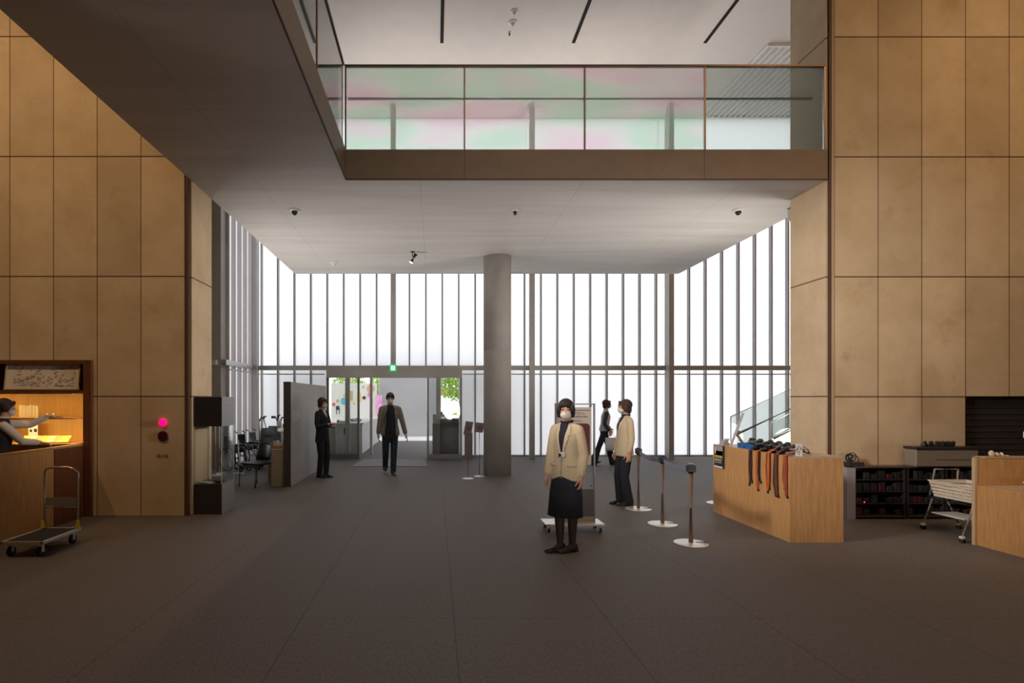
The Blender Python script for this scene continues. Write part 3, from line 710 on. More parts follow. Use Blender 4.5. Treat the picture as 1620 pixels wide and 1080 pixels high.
for i in range(7):
    z = 1.32 - i*.026; L = (.50,.5,.5,.48,.58,.45,.3)[i]; y = y0 + .06
    while y < y0+.06+L:
        wd = rnd.uniform(.02,.06); box(bm, .0605, .062, y, y+wd, z, z+.010); y += wd+.012
y = y0+.05
while y < y0+.7: box(bm, .0605, .062, y, y+.03, 1.70, 1.714); y += .04
box(bm, .0605,.062, y0+.05, y0+.12, 1.56, 1.572); box(bm, .0605,.062, y0+.05, y0+.10, 1.53, 1.54)
obj('caption', bm, M['letter'], pt)
# ================================================================ DISPLAY CASE
dc = thing('display_case', 'tall black and glass display case beside the limestone return', 'display case', (-3.07, 7.5, 0))
x0, x1, y0, y1 = -.19, .185, -.23, .22
bm = B(); box(bm, x0, x1, y0, y1, 0, .41, bev=.004); b_ = obj('base', bm, M['charcoal'], dc)
bm = B(); box(bm, x1, x1+.004, y0, y1, .0, .41); obj('lit_side', bm, mat('case_lit_side', (.25,.25,.27), .4), dc)  # window light on the case side put into a lighter grey face
bm = B(); box(bm, x0, x1, y0, y1, 1.19, 1.59, bev=.004); hd = obj('head_box', bm, M['charcoal'], dc)
bm = B(); box(bm, x1, x1+.004, y0, y1, 1.19, 1.59); sc_ = obj('lit_side', bm, bpy.data.materials['case_lit_side'], dc)
bm = B(); rnd = random.Random(2)
for i, z in enumerate((1.50, 1.47, 1.40, 1.385, 1.37, 1.355, 1.34, 1.325, 1.31, 1.24)):
    y = -.10
    while y < .12: wd = rnd.uniform(.01,.03); box(bm, x1+.0045, x1+.0055, y, y+wd, z, z+(.016 if i < 2 else .006)); y += wd+.008
obj('lettering', bm, mat('faint_lettering', (.36,.36,.37), .6), dc)
M['case_glass'] = glass_mat('case_glass', refl=.025)
for a in ((x0, x1, y0, y0+.006), (x0, x1, y1-.006, y1), (x1-.006, x1, y0+.006, y1-.006)):
    bm = B(); box(bm, *a, .41, 1.19); obj('glass_pane', bm, M['case_glass'], dc)
bm = B()
for (cx_, cy_) in ((x0+.003,y0+.003),(x1-.003,y0+.003),(x1-.003,y1-.003),(x0+.003,y1-.003)): box(bm, cx_-.0035, cx_+.0035, cy_-.0035, cy_+.0035, .41, 1.19)
obj('glass_edge', bm, mat('glass_edge_pale', (.75,.78,.77), .3), dc)
for i, (dx, dy, a, c) in enumerate(((-.12,-.1,.3,'paper'), (-.03,-.15,-.4,'paper'), (.09,-.05,.7,'stone'))):
    bm = B()
    if c == 'paper': box(bm, -.05, .05, -.035, .035, 0, .012, bev=.002)
    else:
        ell(bm, (0,0,.025), (.075,.06,.025)); ell(bm, (.05,.02,.02), (.035,.03,.02))
    o = obj('specimen_card' if c == 'paper' else 'stone_specimen', bm, M['paper'] if c == 'paper' else mat('rough_stone', (.22,.17,.12), .9, bump=.5, bscale=60), None, loc=(-3.07+dx, 7.5+dy, .411), rot=(0,0,a))
    tag(o, ('white specimen card in the rear corner of the display case', 'white specimen card by the front pane of the display case', 'brown stone specimen lying in the display case')[i], 'card' if c == 'paper' else 'stone')
# ================================================================ ALARM on the stone wall
t = thing('fire_alarm_panel', 'round red lamp over a dark red button on the limestone', 'alarm', (X_(258,WY), WY, Z_(690,WY)))
M['redlamp'] = mat('red_lamp', (.8,.02,.12), .3, emit=(1,.0,.14), estr=1.6)
def puck(r, dz, m, nm, dep=.02):
    bm = B(); n = 28
    A = [bm.verts.new((r*math.cos(2*PI*i/n), 0, dz+r*math.sin(2*PI*i/n))) for i in range(n)]
    C = [bm.verts.new((r*.9*math.cos(2*PI*i/n), -dep, dz+r*.9*math.sin(2*PI*i/n))) for i in range(n)]
    bm.faces.new(A); bm.faces.new(C[::-1])
    for i in range(n): bm.faces.new((A[i],A[(i+1)%n],C[(i+1)%n],C[i]))
    return obj(nm, bm, m, t)
puck(.047, Z_(668,WY)-Z_(690,WY), M['redlamp'], 'lamp', .03)
puck(.072, 0, mat('maroon', (.045,.004,.012), .5), 'button')
text('消火栓', .055, mat('engraved_brown', (.20,.11,.05), .8), t, (-.09, -.0015, -.285), name='lettering')
# ================================================================ SHOP NICHE AND COUNTER
nb = thing('shop_shelving', 'red brown wooden shop niche with lit amber back wall', 'shelving', (-5.9, WY, 0))
bm = B()
jx = -4.56+5.9
box(bm, jx-.11, jx-.004, -.04, .66, 0, NZ-.004); box(bm, -2.1, jx-.11, -.04, .66, NZ-.055, NZ-.004); box(bm, -2.1, -2.0, -.04, .66, 0, NZ-.055)
obj('frame', bm, M['wood_dark'], nb)
bm = B(); box(bm, -2.0, jx-.11, .50, .66, 1.66, NZ-.055); obj('upper_back', bm, M['wood_dark'], nb)
bm = B(); box(bm, -2.0, jx-.11, .52, .66, 0, 1.64); obj('back_panel', bm, mat('amber_veneer', (.60,.34,.075), .5, noise=.12, nscale=5, stretch=(4,4,.5)), nb)
zt, z2, z3 = Z_(617,7.1), Z_(661,7.2), Z_(702,7.2)
xr_ = X_(107, 7.1)+5.9
bm = B(); box(bm, -2.0, jx-.11, -.039, .52, zt-.04, zt); ts = obj('shelf', bm, M['wood_dark'], nb)
for z in (z2, z3):
    bm = B(); box(bm, -2.0, xr_, .0, .52, z-.014, z); sh = obj('shelf', bm, M['wood'], nb)
    bm = B(); box(bm, -2.0, xr_, -.008, 0, z-.014, z+.002); obj('edge_strip', bm, M['alu'], sh)
for i, (xx, en) in enumerate(((-4.85, 4), (-5.9, 5))):
    l = bpy.data.lights.new('shelf_light', 'AREA'); l.shape = 'RECTANGLE'; l.size = .9; l.size_y = .03; l.energy = en; l.color = (1,.68,.30)
    o = bpy.data.objects.new('shelf_lamp', l); link(o, nb); o.location = (xx+5.9-.3, .04, zt-.05); o.rotation_euler = (math.radians(20), 0, 0)
bm = B(); box(bm, -2.0, jx-.3, .02, .06, zt-.048, zt-.04); obj('light_strip', bm, M['alu'], nb)
for xx in (-4.95, -5.6):  # extra lamps added below the middle shelf, which blocks the upper ones
    l = bpy.data.lights.new('shelf_light', 'AREA'); l.shape = 'RECTANGLE'; l.size = .5; l.size_y = .03; l.energy = 2.6; l.color = (1,.72,.34)
    o = bpy.data.objects.new('shelf_lamp', l); link(o, nb); o.location = (xx+5.9, .03, z2-.03); o.rotation_euler = (math.radians(25), 0, 0)
# framed ink picture
t = thing('framed_picture', 'thin framed pale ink drawing leaning on the top shop shelf', 'picture', (X_(64,7.12), 7.14, zt))
W_, H_ = .97, .355
bm = B(); box(bm, -W_/2, W_/2, 0, .02, 0, H_); pn = obj('backing', bm, mat('aged_paper', (.80,.72,.65), .8, noise=.06, nscale=6), t)
bm = B()
for a in ((-W_/2-.014, W_/2+.014, -.014, 0), (-W_/2-.014, W_/2+.014, H_, H_+.014)): box(bm, a[0], a[1], -.012, .024, a[2], a[3])
for a in (-W_/2-.014, W_/2): box(bm, a, a+.014, -.012, .024, 0, H_)
obj('frame', bm, mat('gilt_frame', (.42,.30,.12), .5), t)
rnd = random.Random(11); bm = B()
for s_ in range(120):
    cx_ = rnd.choice([rnd.uniform(-.38,-.05), rnd.uniform(.0,.42)]); cz_ = rnd.uniform(.03, .30) if rnd.random() < .5 else rnd.uniform(.03,.14)
    a = rnd.uniform(0, 1.2); L = rnd.uniform(.02,.07); p0 = Vector((cx_, -.002, cz_)); pts_ = [p0]
    for q in range(4):
        a += rnd.uniform(-.7,.7); p0 = p0 + Vector((math.cos(a)*L/4, 0, math.sin(a)*L/4*.7)); pts_.append(p0)
    wd = rnd.uniform(.001,.0028)
    for p, q in zip(pts_, pts_[1:]):
        box(bm, min(p.x,q.x)-wd, max(p.x,q.x)+wd, -.002, -.0005, max(.01,min(p.z,q.z)-wd), min(H_-.01,max(p.z,q.z)+wd))
obj('ink_print', bm, mat('ink_wash', (.36,.31,.29), .8), t)
t.rotation_euler = (math.radians(-7), 0, 0)
t.location.z += .016
# shelf goods
def book(x, y, z, w_, d_, h_, c, lab, tilt=0, rz=0, name='booklet', cat='booklet'):
    t = thing(name, lab, cat, (x,y,z), rz)
    bm = B(); box(bm, -w_/2, w_/2, -d_/2, d_/2, 0, h_); a = obj('pages', bm, M['paper'], t)
    bm = B(); box(bm, -w_/2-.003, w_/2+.003, -d_/2-.003, d_/2+.003, h_, h_+.003); b = obj('cover', bm, c, t)
    return t
yel = [mat('cover_yellow', (.80,.60,.12), .6), mat('cover_cream', (.8,.70,.42), .6), mat('cover_gold', (.65,.5,.16), .6, noise=.3, nscale=30)]
for i in range(7):
    t = book(X_(28+i*10.5, 7.2), 7.36, z3+.045, .10, .16, .012, yel[i%3], ('yellow booklet on the lower shop shelf by the waistcoat', 'cream booklet on the lower shop shelf next to the clerk hand', 'gold booklet on the lower shop shelf below the small card', 'yellow booklet in the middle of the lower shop shelf', 'cream booklet on the lower shop shelf past the small card', 'gold booklet near the bare end of the lower shop shelf', 'last yellow booklet of the lower shop shelf')[i])
    t['group'] = 'booklets on the lower shop shelf'; t.rotation_euler = (math.radians(28), 0, .25)
t = thing('price_card', 'small cream card with two dark squares standing on the lower shop shelf', 'card', (X_(50.5,7.5), 7.52, z3))
bm = B(); box(bm, -.065, .065, 0, .006, .0, .27); obj('card', bm, M['paper'], t)
bm = B(); box(bm, -.045, -.012, -.002, 0, .14, .175); box(bm, .015, .055, -.002, 0, .14, .185); obj('print', bm, M['black'], t)
t = thing('folded_print', 'pale striped leaflets standing on the middle shop shelf', 'leaflet', (X_(33,7.3), 7.45, z2))
bm = B()
for i in range(6): box(bm, -.14+i*.045, -.10+i*.045, -.002*(i%2), .012, 0, .17-.006*(i%3))
obj('sheet', bm, mat('leaflet_cream', (.62,.56,.36), .7), t)
for i, px in enumerate((75.5, 85.5)):
    t = thing('ceramic_figure', ('small rounded figure on the middle shop shelf under the reaching hand', 'small rounded figure on the middle shop shelf past the reaching hand')[i], 'figurine', (X_(px,7.25), 7.25, z2))
    bm = B(); lathe(bm, [(.025,0),(.03,.012),(.026,.03),(.014,.04),(.018,.05),(.008,.062)], n=16); obj('body', bm, mat('brown_glaze'+str(i), (.25,.14,.06), .3), t)
    bm = B(); ell(bm, (0,-.012,.045), (.014,.012,.014)); obj('head', bm, M['paper'], t)
# wooden counter along the shop
sc = thing('shop_counter', 'long oak fronted shop counter running toward the stone niche', 'counter', (-4.68, 5.0, 0))
bm = B(); box(bm, -.03, .0, -2.8, 2.12, 0, .94); obj('front_panel', bm, M['wood'], sc)
bm = B(); box(bm, -.09, .012, -2.8, 2.12, .94, .965); obj('worktop', bm, mat('counter_edge', (.50,.30,.12), .25), sc)
bm = B(); box(bm, -.03, .012, 1.6, 2.12, .0, .94); obj('end_panel', bm, M['wood_dark'], sc)
# ================================================================ PLATFORM TROLLEY
tr = thing('platform_trolley', 'folding platform trolley with tubular handle by the shop counter', 'trolley', (-4.06, 5.57, 0))
hx, hy = .21, .30
bm = B(); box(bm, -hx+.01, hx-.01, -hy+.01, hy-.01, .135, .155); obj('deck', bm, M['black_rough'], tr)
bm = B()
for a in ((-hx,hx,-hy,-hy+.022),(-hx,hx,hy-.022,hy),(-hx,-hx+.022,-hy,hy),(hx-.022,hx,-hy,hy)): box(bm, *a, .128, .162, bev=.004)
obj('deck_rim', bm, M['alu'], tr)
bm = B(); z = Z_(738, 5.87); r = .06
pts_ = [(-hx+.03, hy-.03, .16), (-hx+.03, hy-.03, z-.16), (-hx+.045, hy-.05, z-r), (-hx+.06, hy-.055, z-.02), (-hx+.11, hy-.058, z), (hx-.11, hy-.058, z), (hx-.06, hy-.055, z-.02), (hx-.045+.03, hy-.05, z-r), (hx-.03, hy-.03, z-.16), (hx-.03, hy-.03, .16)]
tube(bm, pts_, .0125, 10); hd_ = obj('handle', bm, mat('warm_steel', (.62,.56,.47), .3, metal=.8), tr)
bm = B(); box(bm, -hx+.04, hx-.04, hy-.034, hy-.028, z-.42, z-.33); obj('label_plate', bm, mat('plate_grey', (.25,.22,.2), .5), hd_)
bm = B(); tube(bm, [(-hx+.04,hy-.03,z-.435),(hx-.04,hy-.03,z-.435)], .008); obj('crossbar', bm, M['alu'], hd_)
for s in (-1, 1):
    bm = B(); prism(bm, [(s*(hx-.045), hy-.055, .165), (s*(hx-.0), hy-.055, .165), (s*(hx-.005), hy-.055, .25), (s*(hx-.03), hy-.055, .25)], (0,.012,0)); obj('bracket_guard', bm, mat('safety_yellow', (.75,.55,.03), .5) if s < 0 else bpy.data.materials['safety_yellow'], tr)
def caster(par, x, y, r=.05, zt=.13, m=None):
    bm = B(); tube(bm, [(x-.011,y,r),(x+.011,y,r)], r, 20); wl = obj('wheel', bm, m or M['black_rough'], par)
    bm = B(); box(bm, x-.017, x-.013, y-.018, y+.018, r-.008, zt-.004); box(bm, x+.013, x+.017, y-.018, y+.018, r-.008, zt-.004); box(bm, x-.03, x+.03, y-.03, y+.03, zt-.004, zt); obj('fork', bm, M['alu'], wl)
for sx_ in (-1,1):
    for sy_ in (-1,1): caster(tr, sx_*(hx-.06), sy_*(hy-.07))
# low grey trolley edge beyond the frame side
# ================================================================ CHAIR, BOX, POLE STANDS
ch = thing('side_chair', 'black shell chair with thin steel legs in front of the folded strollers', 'chair', (-3.22, 9.68, 0), math.radians(-28))
zs = Z_(733, 9.7)
bm = B(); loft(bm, [((0,0,zs-.012), .20,.20),((0,0,zs+.012), .235,.225),((0,0,zs+.028), .225,.215),((0,0,zs+.022), .12,.12)], 28, expo=.6); obj('seat', bm, M['black'], ch)
bm = B(); n = 14
for layer in (0, .014):
    pass
rows = []
for j in range(7):
    zz = zs+.05+j*.052; row = []
    for i in range(n+1):
        a = (i/n-.5)*1.5; rr = .25
        row.append((math.sin(a)*rr*(1-.03*abs(j-3)), .23 - (1-math.cos(a))*rr*.9 + j*.008, zz - (.02*(i/n-.5)**2*4 if j == 6 else 0)))
    rows.append(row)
F1 = [[bm.verts.new(p) for p in r] for r in rows]; F2 = [[bm.verts.new((p[0],p[1]+.014,p[2])) for p in r] for r in rows]
for j in range(6):
    for i in range(n):
        bm.faces.new((F1[j][i],F1[j][i+1],F1[j+1][i+1],F1[j+1][i])).smooth = True; bm.faces.new((F2[j][i],F2[j+1][i],F2[j+1][i+1],F2[j][i+1])).smooth = True
for i in range(n):
    bm.faces.new((F1[0][i],F2[0][i],F2[0][i+1],F1[0][i+1])); bm.faces.new((F1[6][i],F1[6][i+1],F2[6][i+1],F2[6][i]))
for j in range(6):
    bm.faces.new((F1[j][0],F1[j+1][0],F2[j+1][0],F2[j][0])); bm.faces.new((F1[j][n],F2[j][n],F2[j+1][n],F1[j+1][n]))
obj('backrest', bm, M['black'], ch)
for sx_, sy_ in ((-1,-1),(1,-1),(-1,1),(1,1)):
    bm = B(); tube(bm, [(sx_*.19, sy_*.19, zs-.01), (sx_*.20, sy_*.21, 0)], .011, 8)
    obj('leg', bm, M['black'], ch)
bm = B()
for sx_ in (-1,1): tube(bm, [(sx_*.19,.19,zs),(sx_*.205,.225,zs+.3)], .010, 8)
obj('back_posts', bm, M['black'], ch)
bx_ = thing('display_plinth', 'beige plinth tucked behind the grey partition', 'plinth', (-2.80, 9.9, 0))
bm = B(); box(bm, -.125, .10, -.30, .3, 0, .66, bev=.004); obj('body', bm, mat('beige_plinth', (.50,.43,.35), .7, noise=.06), bx_)
bm = B(); box(bm, -.35, -.13, .25, .5, 0, .60, bev=.004); obj('low_block', bm, bpy.data.materials['beige_plinth'], bx_)
t = thing('wooden_tray', 'small orange wooden tray on the beige plinth', 'tray', (-2.83, 9.8, .66))
bm = B(); box(bm, -.13, .11, -.1, .1, 0, .012); 
for a in ((-.13,.11,-.1,-.09),(-.13,.11,.09,.1),(-.13,-.12,-.1,.1),(.10,.11,-.1,.1)): box(bm, *a, .012, .05)
obj('tray', bm, M['wood'], t)
for i, (dx, h) in enumerate(((-.09,.12), (-.04,.13), (.02,.10), (.075,.14))):
    t = thing('pamphlet_stack', ('white pamphlet stack at the outer end of the orange tray', 'taller white pamphlet stack in the orange tray', 'short white pamphlet stack in the orange tray', 'tallest white pamphlet stack against the partition in the orange tray')[i], 'pamphlets', (-2.83+dx, 9.8, .673), group='pamphlets in the orange tray')
    bm = B()
    for q in range(5): box(bm, -.02, .02, -.05+q*.02, -.038+q*.02, 0, h-.004*(q%2))
    obj('sheet', bm, M['paper'], t)
for i, (px, pb_, ptop, lab) in enumerate(((377, 749, 696, 'short white pole stand with flat base near the folded wheelchair'), (341, 752, 655, 'taller white pole stand seen through the display case'), (347, 749, 668, 'thin white pole stand just behind the taller one'))):
    g = G(px, pb_); t = thing('pole_stand', lab, 'stand', g)
    bm = B(); box(bm, -.14, .12, -.05, .05, 0, .015, bev=.003) if i == 0 else lathe(bm, [(.13,0),(.13,.01),(.02,.02)], n=24); obj('base', bm, M['white'], t)
    bm = B(); tube(bm, [(0,0,.01),(0,0,Z_(ptop, g.y))], .014); obj('pole', bm, M['white'], t)
# ================================================================ WHEELCHAIRS AND STROLLERS
M['tyre'] = mat('tyre_black', (.015,.015,.017), .7); M['navy'] = mat('navy_cloth', (.03,.035,.06), .8); M['greycl'] = mat('grey_blue_cloth', (.22,.25,.29), .8, noise=.15, nscale=20)
def ring_y(bm, c, r, th, n=36):
    tube(bm, [(c[0], c[1]+r*math.cos(2*PI*i/n), c[2]+r*math.sin(2*PI*i/n)) for i in range(n)], th, 8, closed=True)
def wheelchair(loc, rz, lab, m):
    t = thing('wheelchair', lab, 'wheelchair', loc, rz, 'parked wheelchairs'); t.scale = (.9,.9,.9)
    for s in (-1,1):
        bm = B(); ring_y(bm, (s*.16,0,.29), .275, .016); wl = obj('wheel', bm, M['tyre'], t)
        bm = B(); ring_y(bm, (s*.18,0,.29), .23, .006)
        for q in range(14): a = 2*PI*q/14; tube(bm, [(s*.16,0,.29),(s*.16,.265*math.cos(a),.29+.265*math.sin(a))], .0022, 4, cap=False)
        tube(bm, [(s*.14,0,.29),(s*.185,0,.29)], .025, 10); obj('spokes', bm, M['alu'], wl)
        bm = B(); ring_y(bm, (s*.13,-.40,.08), .07, .014, 18); obj('caster', bm, M['tyre'], t)
        bm = B(); tube(bm, [(s*.13,-.40,.08),(s*.13,-.36,.30),(s*.13,.16,.42),(s*.13,.20,.86)], .011, 8); tube(bm, [(s*.13,-.36,.30),(s*.13,-.36,.58),(s*.13,.17,.60)], .010, 8); tube(bm, [(s*.13,.16,.42),(s*.13,.05,.29)], .01, 8); obj('side_frame', bm, M['alu'], t)
        bm = B(); tube(bm, [(s*.13,.20,.86),(s*.13,.30,.90)], .017, 10); obj('push_handle', bm, M['black'], t)
        bm = B(); box(bm, s*.13-.025, s*.13+.025, -.28, .05, .60, .63, bev=.006); obj('armrest', bm, M['black'], t)
        bm = B(); box(bm, s*.09-.05, s*.09+.05, -.56, -.45, .10, .125); obj('footrest', bm, M['black'], t)
    bm = B(); prism(bm, [(-.12,.14,.44),(0,.10,.50),(.12,.14,.44),(.12,-.30,.44),(0,-.28,.52),(-.12,-.30,.44)], (0,0,.03)); obj('seat', bm, m, t)
    bm = B(); prism(bm, [(-.13,.17,.48),(0,.24,.47),(.13,.17,.48),(.13,.19,.82),(0,.26,.82),(-.13,.19,.82)], (0,.015,0)); obj('backrest', bm, m, t)
    return t
wheelchair((-4.42, 11.75, 0), math.radians(62), 'folded dark wheelchair nearest the display case', M['navy'])
wheelchair((-4.36, 12.45, 0), math.radians(62), 'folded dark wheelchair behind the nearest one', M['navy'])
wheelchair((-4.36, 13.2, 0), math.radians(62), 'grey seated wheelchair by the corner of the facade', M['greycl'])
def stroller(loc, rz, lab, m, hood):
    t = thing('stroller', lab, 'stroller', loc, rz, 'parked baby strollers')
    for s in (-1,1):
        for yy in (-.28, .25):
            bm = B(); ring_y(bm, (s*.20,yy,.09), .075, .018, 20); wl = obj('wheel', bm, M['tyre'], t)
            bm = B(); tube(bm, [(s*.19,yy,.09),(s*.21,yy,.09)], .04, 12); obj('hub', bm, M['white'], wl)
        bm = B(); tube(bm, [(s*.19,-.28,.09),(s*.19,-.10,.45),(s*.19,.10,.72),(s*.19,.28,1.08)], .014, 8); tube(bm, [(s*.19,.25,.09),(s*.19,-.02,.55)], .012, 8); obj('side_frame', bm, M['alu'] , t)
        bm = B(); tube(bm, [(s*.19,.28,1.08),(s*.15,.33,1.15),(s*.07,.37,1.15)], .016, 10); obj('handle', bm, M['black'], t)
    bm = B(); loft(bm, [((0,-.03,.42),.16,.17),((0,-.02,.48),.18,.2),((0,.03,.60),.17,.16),((0,.12,.82),.17,.06),((0,.16,.92),.14,.04)], 20); obj('seat', bm, m, t)
    bm = B(); ell(bm, (0,.08,.80), (.15,.16,.12)); obj('hood', bm, hood, t)
    bm = B(); box(bm, -.15,.15,-.15,.2,.18,.30, bev=.02); obj('basket', bm, M['navy'], t)
    return t
stroller((-3.74, 12.1, 0), math.radians(195), 'stroller with grey blue hood behind the black shell chair', M['greycl'], M['greycl'])
stroller((-3.80, 12.95, .0), math.radians(165), 'stroller with pale frame just behind the grey blue one', M['greycl'], M['navy'])
stroller((-3.72, 13.9, 0), math.radians(160), 'dark stroller farthest back in the parked group', M['navy'], M['greycl'])
stroller((-3.28, 12.3, 0), math.radians(185), 'dark stroller half hidden by the grey partition', M['navy'], M['navy'])
t = thing('baby_seat', 'white high backed baby seat above the beige plinth', 'baby seat', (X_(446,11.3), 11.3, 0))
bm = B(); ell(bm, (0,0,Z_(680,11.3)), (.10,.09,.05)); obj('cushion', bm, M['paper'], t)
bm = B(); tube(bm, [(.0,0,.02),(.0,0,Z_(684,11.3))], .03, 10); obj('stem', bm, M['white'], t)
bm = B(); lathe(bm, [(.16,0),(.16,.02),(.03,.03)], n=20); obj('foot', bm, M['white'], t)
# ================================================================ TROLLEY SIGN behind the attendant
ts_ = thing('wheeled_sign', 'framed glass notice stand on a wheeled base behind the attendant', 'sign', (1.62, 6.33, 0))
bm = B(); box(bm, -.345, .345, -.13, .17, .095, .115, bev=.003); obj('base_plate', bm, M['disc'], ts_)
for s in (-1,1):
    for y in (-.09, .13): caster(ts_, s*.30, y, .032, .095)
xa, xb, zt_ = X_(878,6.33)-1.62, X_(941,6.33)-1.62, Z_(638,6.33)
bm = B()
box(bm, xa, xa+.014, -.02, .02, .115, zt_); box(bm, xb-.014, xb, -.02, .02, .115, zt_); box(bm, xa, xb, -.02, .02, zt_-.014, zt_)
obj('frame', bm, mat('sign_frame', (.22,.18,.18), .4, metal=.4), ts_)
bm = B(); box(bm, xa+.014, xb-.014, -.012, .012, .115, Z_(773,6.33)); lp = obj('lower_panel', bm, M['grey_dark'], ts_)
bm = B(); box(bm, xa+.014, xb-.014, -.016, -.012, .115, .18); obj('foot_strip', bm, mat('tan_strip', (.30,.22,.14), .6), lp)
bm = B(); box(bm, xa+.014, xb-.014, -.003, .003, Z_(773,6.33), zt_-.014); obj('glass_pane', bm, M['case_glass'], ts_)
pxr = X_(935,6.33)-1.62; pxl = X_(881,6.33)-1.62
zp0, zp1 = Z_(735,6.33), Z_(644,6.33)
bm = B(); box(bm, pxl, pxr, -.012, -.005, zp0, zp1); ps = obj('poster', bm, mat('notice_paper', (.42,.36,.31), .7), ts_)
bm = B(); rr = .04; a0, a1, c0, c1 = pxl+.05, X_(932.5,6.33)-1.62, Z_(722,6.33), Z_(669.5,6.33)
pp = []
for cx_, cz_, st in ((a1-rr,c1-rr,0),(a0+rr,c1-rr,90),(a0+rr,c0+rr,180),(a1-rr,c0+rr,270)):
    for q in range(7): a = math.radians(st+q*15); pp.append((cx_+rr*math.cos(a), -.014, cz_+rr*math.sin(a)))
prism(bm, pp, (0,.002,0)); obj('maroon_field', bm, mat('maroon_print', (.075,.005,.018), .6), ps)
ink = mat('print_ink', (.06,.05,.05), .7)
text('Thank you for coming in today!', .0235, ink, ps, (X_(933,6.33)-1.62-.03, -.0135, Z_(659.5,6.33)), align='RIGHT')
text('お待ちください。', .040, ink, ps, (X_(928,6.33)-1.62, -.0135, Z_(655.5,6.33)), align='RIGHT')
text('NATIONAL MUSEUM', .020, ink, ps, (X_(934,6.33)-1.62, -.0135, Z_(649.5,6.33)), align='RIGHT')
text('ご来館ください。', .032, ink, ps, (X_(924,6.33)-1.62, -.0135, Z_(667,6.33)), align='RIGHT')
for z in (Z_(641.5,6.33), Z_(768,6.33)):
    bm = B(); tube(bm, [(xb-.045,-.02,z),(xb-.045,.0,z)], .007, 8); obj('screw_knob', bm, M['black'], ts_)
# ================================================================ BELT BARRIERS
def stanchion(px, py, lab, top):
    g = G(px, py); t = thing('belt_post', lab, 'barrier post', g, group='belt barrier posts')
    bm = B(); n = 40; slot = .5
    lathe(bm, [(.175,0),(.175,.006),(.168,.010),(.03,.016)], n=40); bs = obj('base', bm, M['disc'], t)
    bm = B(); box(bm, .05, .176, -.008, .008, .0105, .0175); obj('slot', bm, M['black'], bs)
    bm = B(); tube(bm, [(0,0,.012),(0,0,top-.10)], .024, 20); obj('pole', bm, M['bronze_metal'], t)
    bm = B(); tube(bm, [(0,0,top-.10),(0,0,top)], .030, 20); box(bm, -.038, .038, -.038, .038, top-.085, top-.012, bev=.005); obj('belt_head', bm, M['black'] , t)
    bm = B(); tube(bm, [(0,0,top),(0,0,top+.004)], .027, 20); obj('cap', bm, M['alu'], t)
    return g
g1 = stanchion(1093, 859.5, 'belt post standing closest to the wooden counter front', Z_(734,5.8))
g2 = stanchion(1048, 829, 'middle belt post of the row of three', Z_(720,6.70))
g3 = stanchion(1010, 805, 'belt post at the feet of the attendant in trousers', Z_(708,7.62))
g4 = stanchion(1138, 796, 'belt post mostly hidden behind the wooden counter', .80)
M['belt'] = mat('grey_blue_belt', (.16,.17,.25), .8)
for (a, za, b, zb, lab) in ((g3, Z_(714,7.62)-.01, g2, Z_(728,6.70), 'grey blue belt between the far and the middle post'), (g2, Z_(728,6.7), g1, Z_(744,5.8)+.005, 'grey blue belt between the middle and the near post')):
    bm = B(); L = []
    d = (b-a).normalized(); a2, b2 = a+d*.04, b-d*.04; nn = 12
    nv = Vector((-d.y, d.x, 0))*.0015
    up = [[bm.verts.new(Vector((a2.lerp(b2, i/nn).x, a2.lerp(b2, i/nn).y, za+(zb-za)*i/nn - .03*math.sin(PI*i/nn) + s)) + k*nv) for i in range(nn+1)] for s in (-.025, .025) for k in (-1, 1)]
    for i in range(nn):
        bm.faces.new((up[0][i],up[0][i+1],up[2][i+1],up[2][i])); bm.faces.new((up[1][i],up[3][i],up[3][i+1],up[1][i+1]))
        bm.faces.new((up[0][i],up[1][i],up[1][i+1],up[0][i+1])); bm.faces.new((up[2][i],up[2][i+1],up[3][i+1],up[3][i]))
    o = obj('barrier_belt', bm, M['belt']); tag(o, lab, 'belt')
# ================================================================ WOODEN COUNTER with audio guides
gc = thing('rental_counter', 'oak veneer counter with dark end, carrying the audio guides', 'counter', (4.15, 6.64, 0))
cy0, cy1, cx0, cx1, ch_ = 5.84-6.64, 7.45-6.64, 3.86-4.15, 4.44-4.15, .935
M['wood_shade'] = M['wood']
bm = B()
box(bm, cx0, cx0+.02, cy0, cy1, .0, ch_-.0); gcf = obj('long_panel', bm, M['wood'], gc)
bm = B(); box(bm, cx0+.02, cx1, cy0, cy0+.02, 0, ch_-.02); obj('end_panel', bm, M['wood'], gc)
bm = B(); box(bm, cx0+.02, cx1, cy0+.02, cy1, .0, ch_-.02); obj('carcass', bm, M['wood'], gc)
bm = B(); box(bm, cx0+.02, cx1, cy0, cy1, ch_-.02, ch_); obj('worktop', bm, mat('pale_oak_top', (.50,.38,.27), .35, noise=.1), gc)
CXL = 3.86
def cyx(px): return CXL*F/(px-VX)  # depth of a picture column on the long face
# poster hanging on the long face
pst = thing('hanging_poster', 'small framed poster hung on the far end of the oak counter', 'poster', (CXL, cyx(1139), .80))
ya_, yb_ = cyx(1146)-cyx(1139), cyx(1132.5)-cyx(1139)
bm = B(); box(bm, -.022, -.002, ya_-.01, yb_, -.17, .135); obj('frame', bm, M['charcoal'], pst)
def pbx(name, a, b, z0, z1, m):
    bm = B(); box(bm, -.025, -.022, ya_+(yb_-ya_)*a, ya_+(yb_-ya_)*b, z0, z1); return obj(name, bm, m, pst)
pbx('photo_field', .02, .98, .0, .13, mat('poster_grey', (.36,.34,.36), .6)); pbx('yellow_field', .02, .98, -.035, .06, mat('poster_yellow', (.50,.38,.07), .6, noise=.4, nscale=40))
pbx('dark_field', .02, .98, -.145, -.035, M['charcoal']); pbx('white_strip', .02, .98, -.168, -.145, M['paper'])
bm = B(); rnd = random.Random(9)
yq = ya_+.03
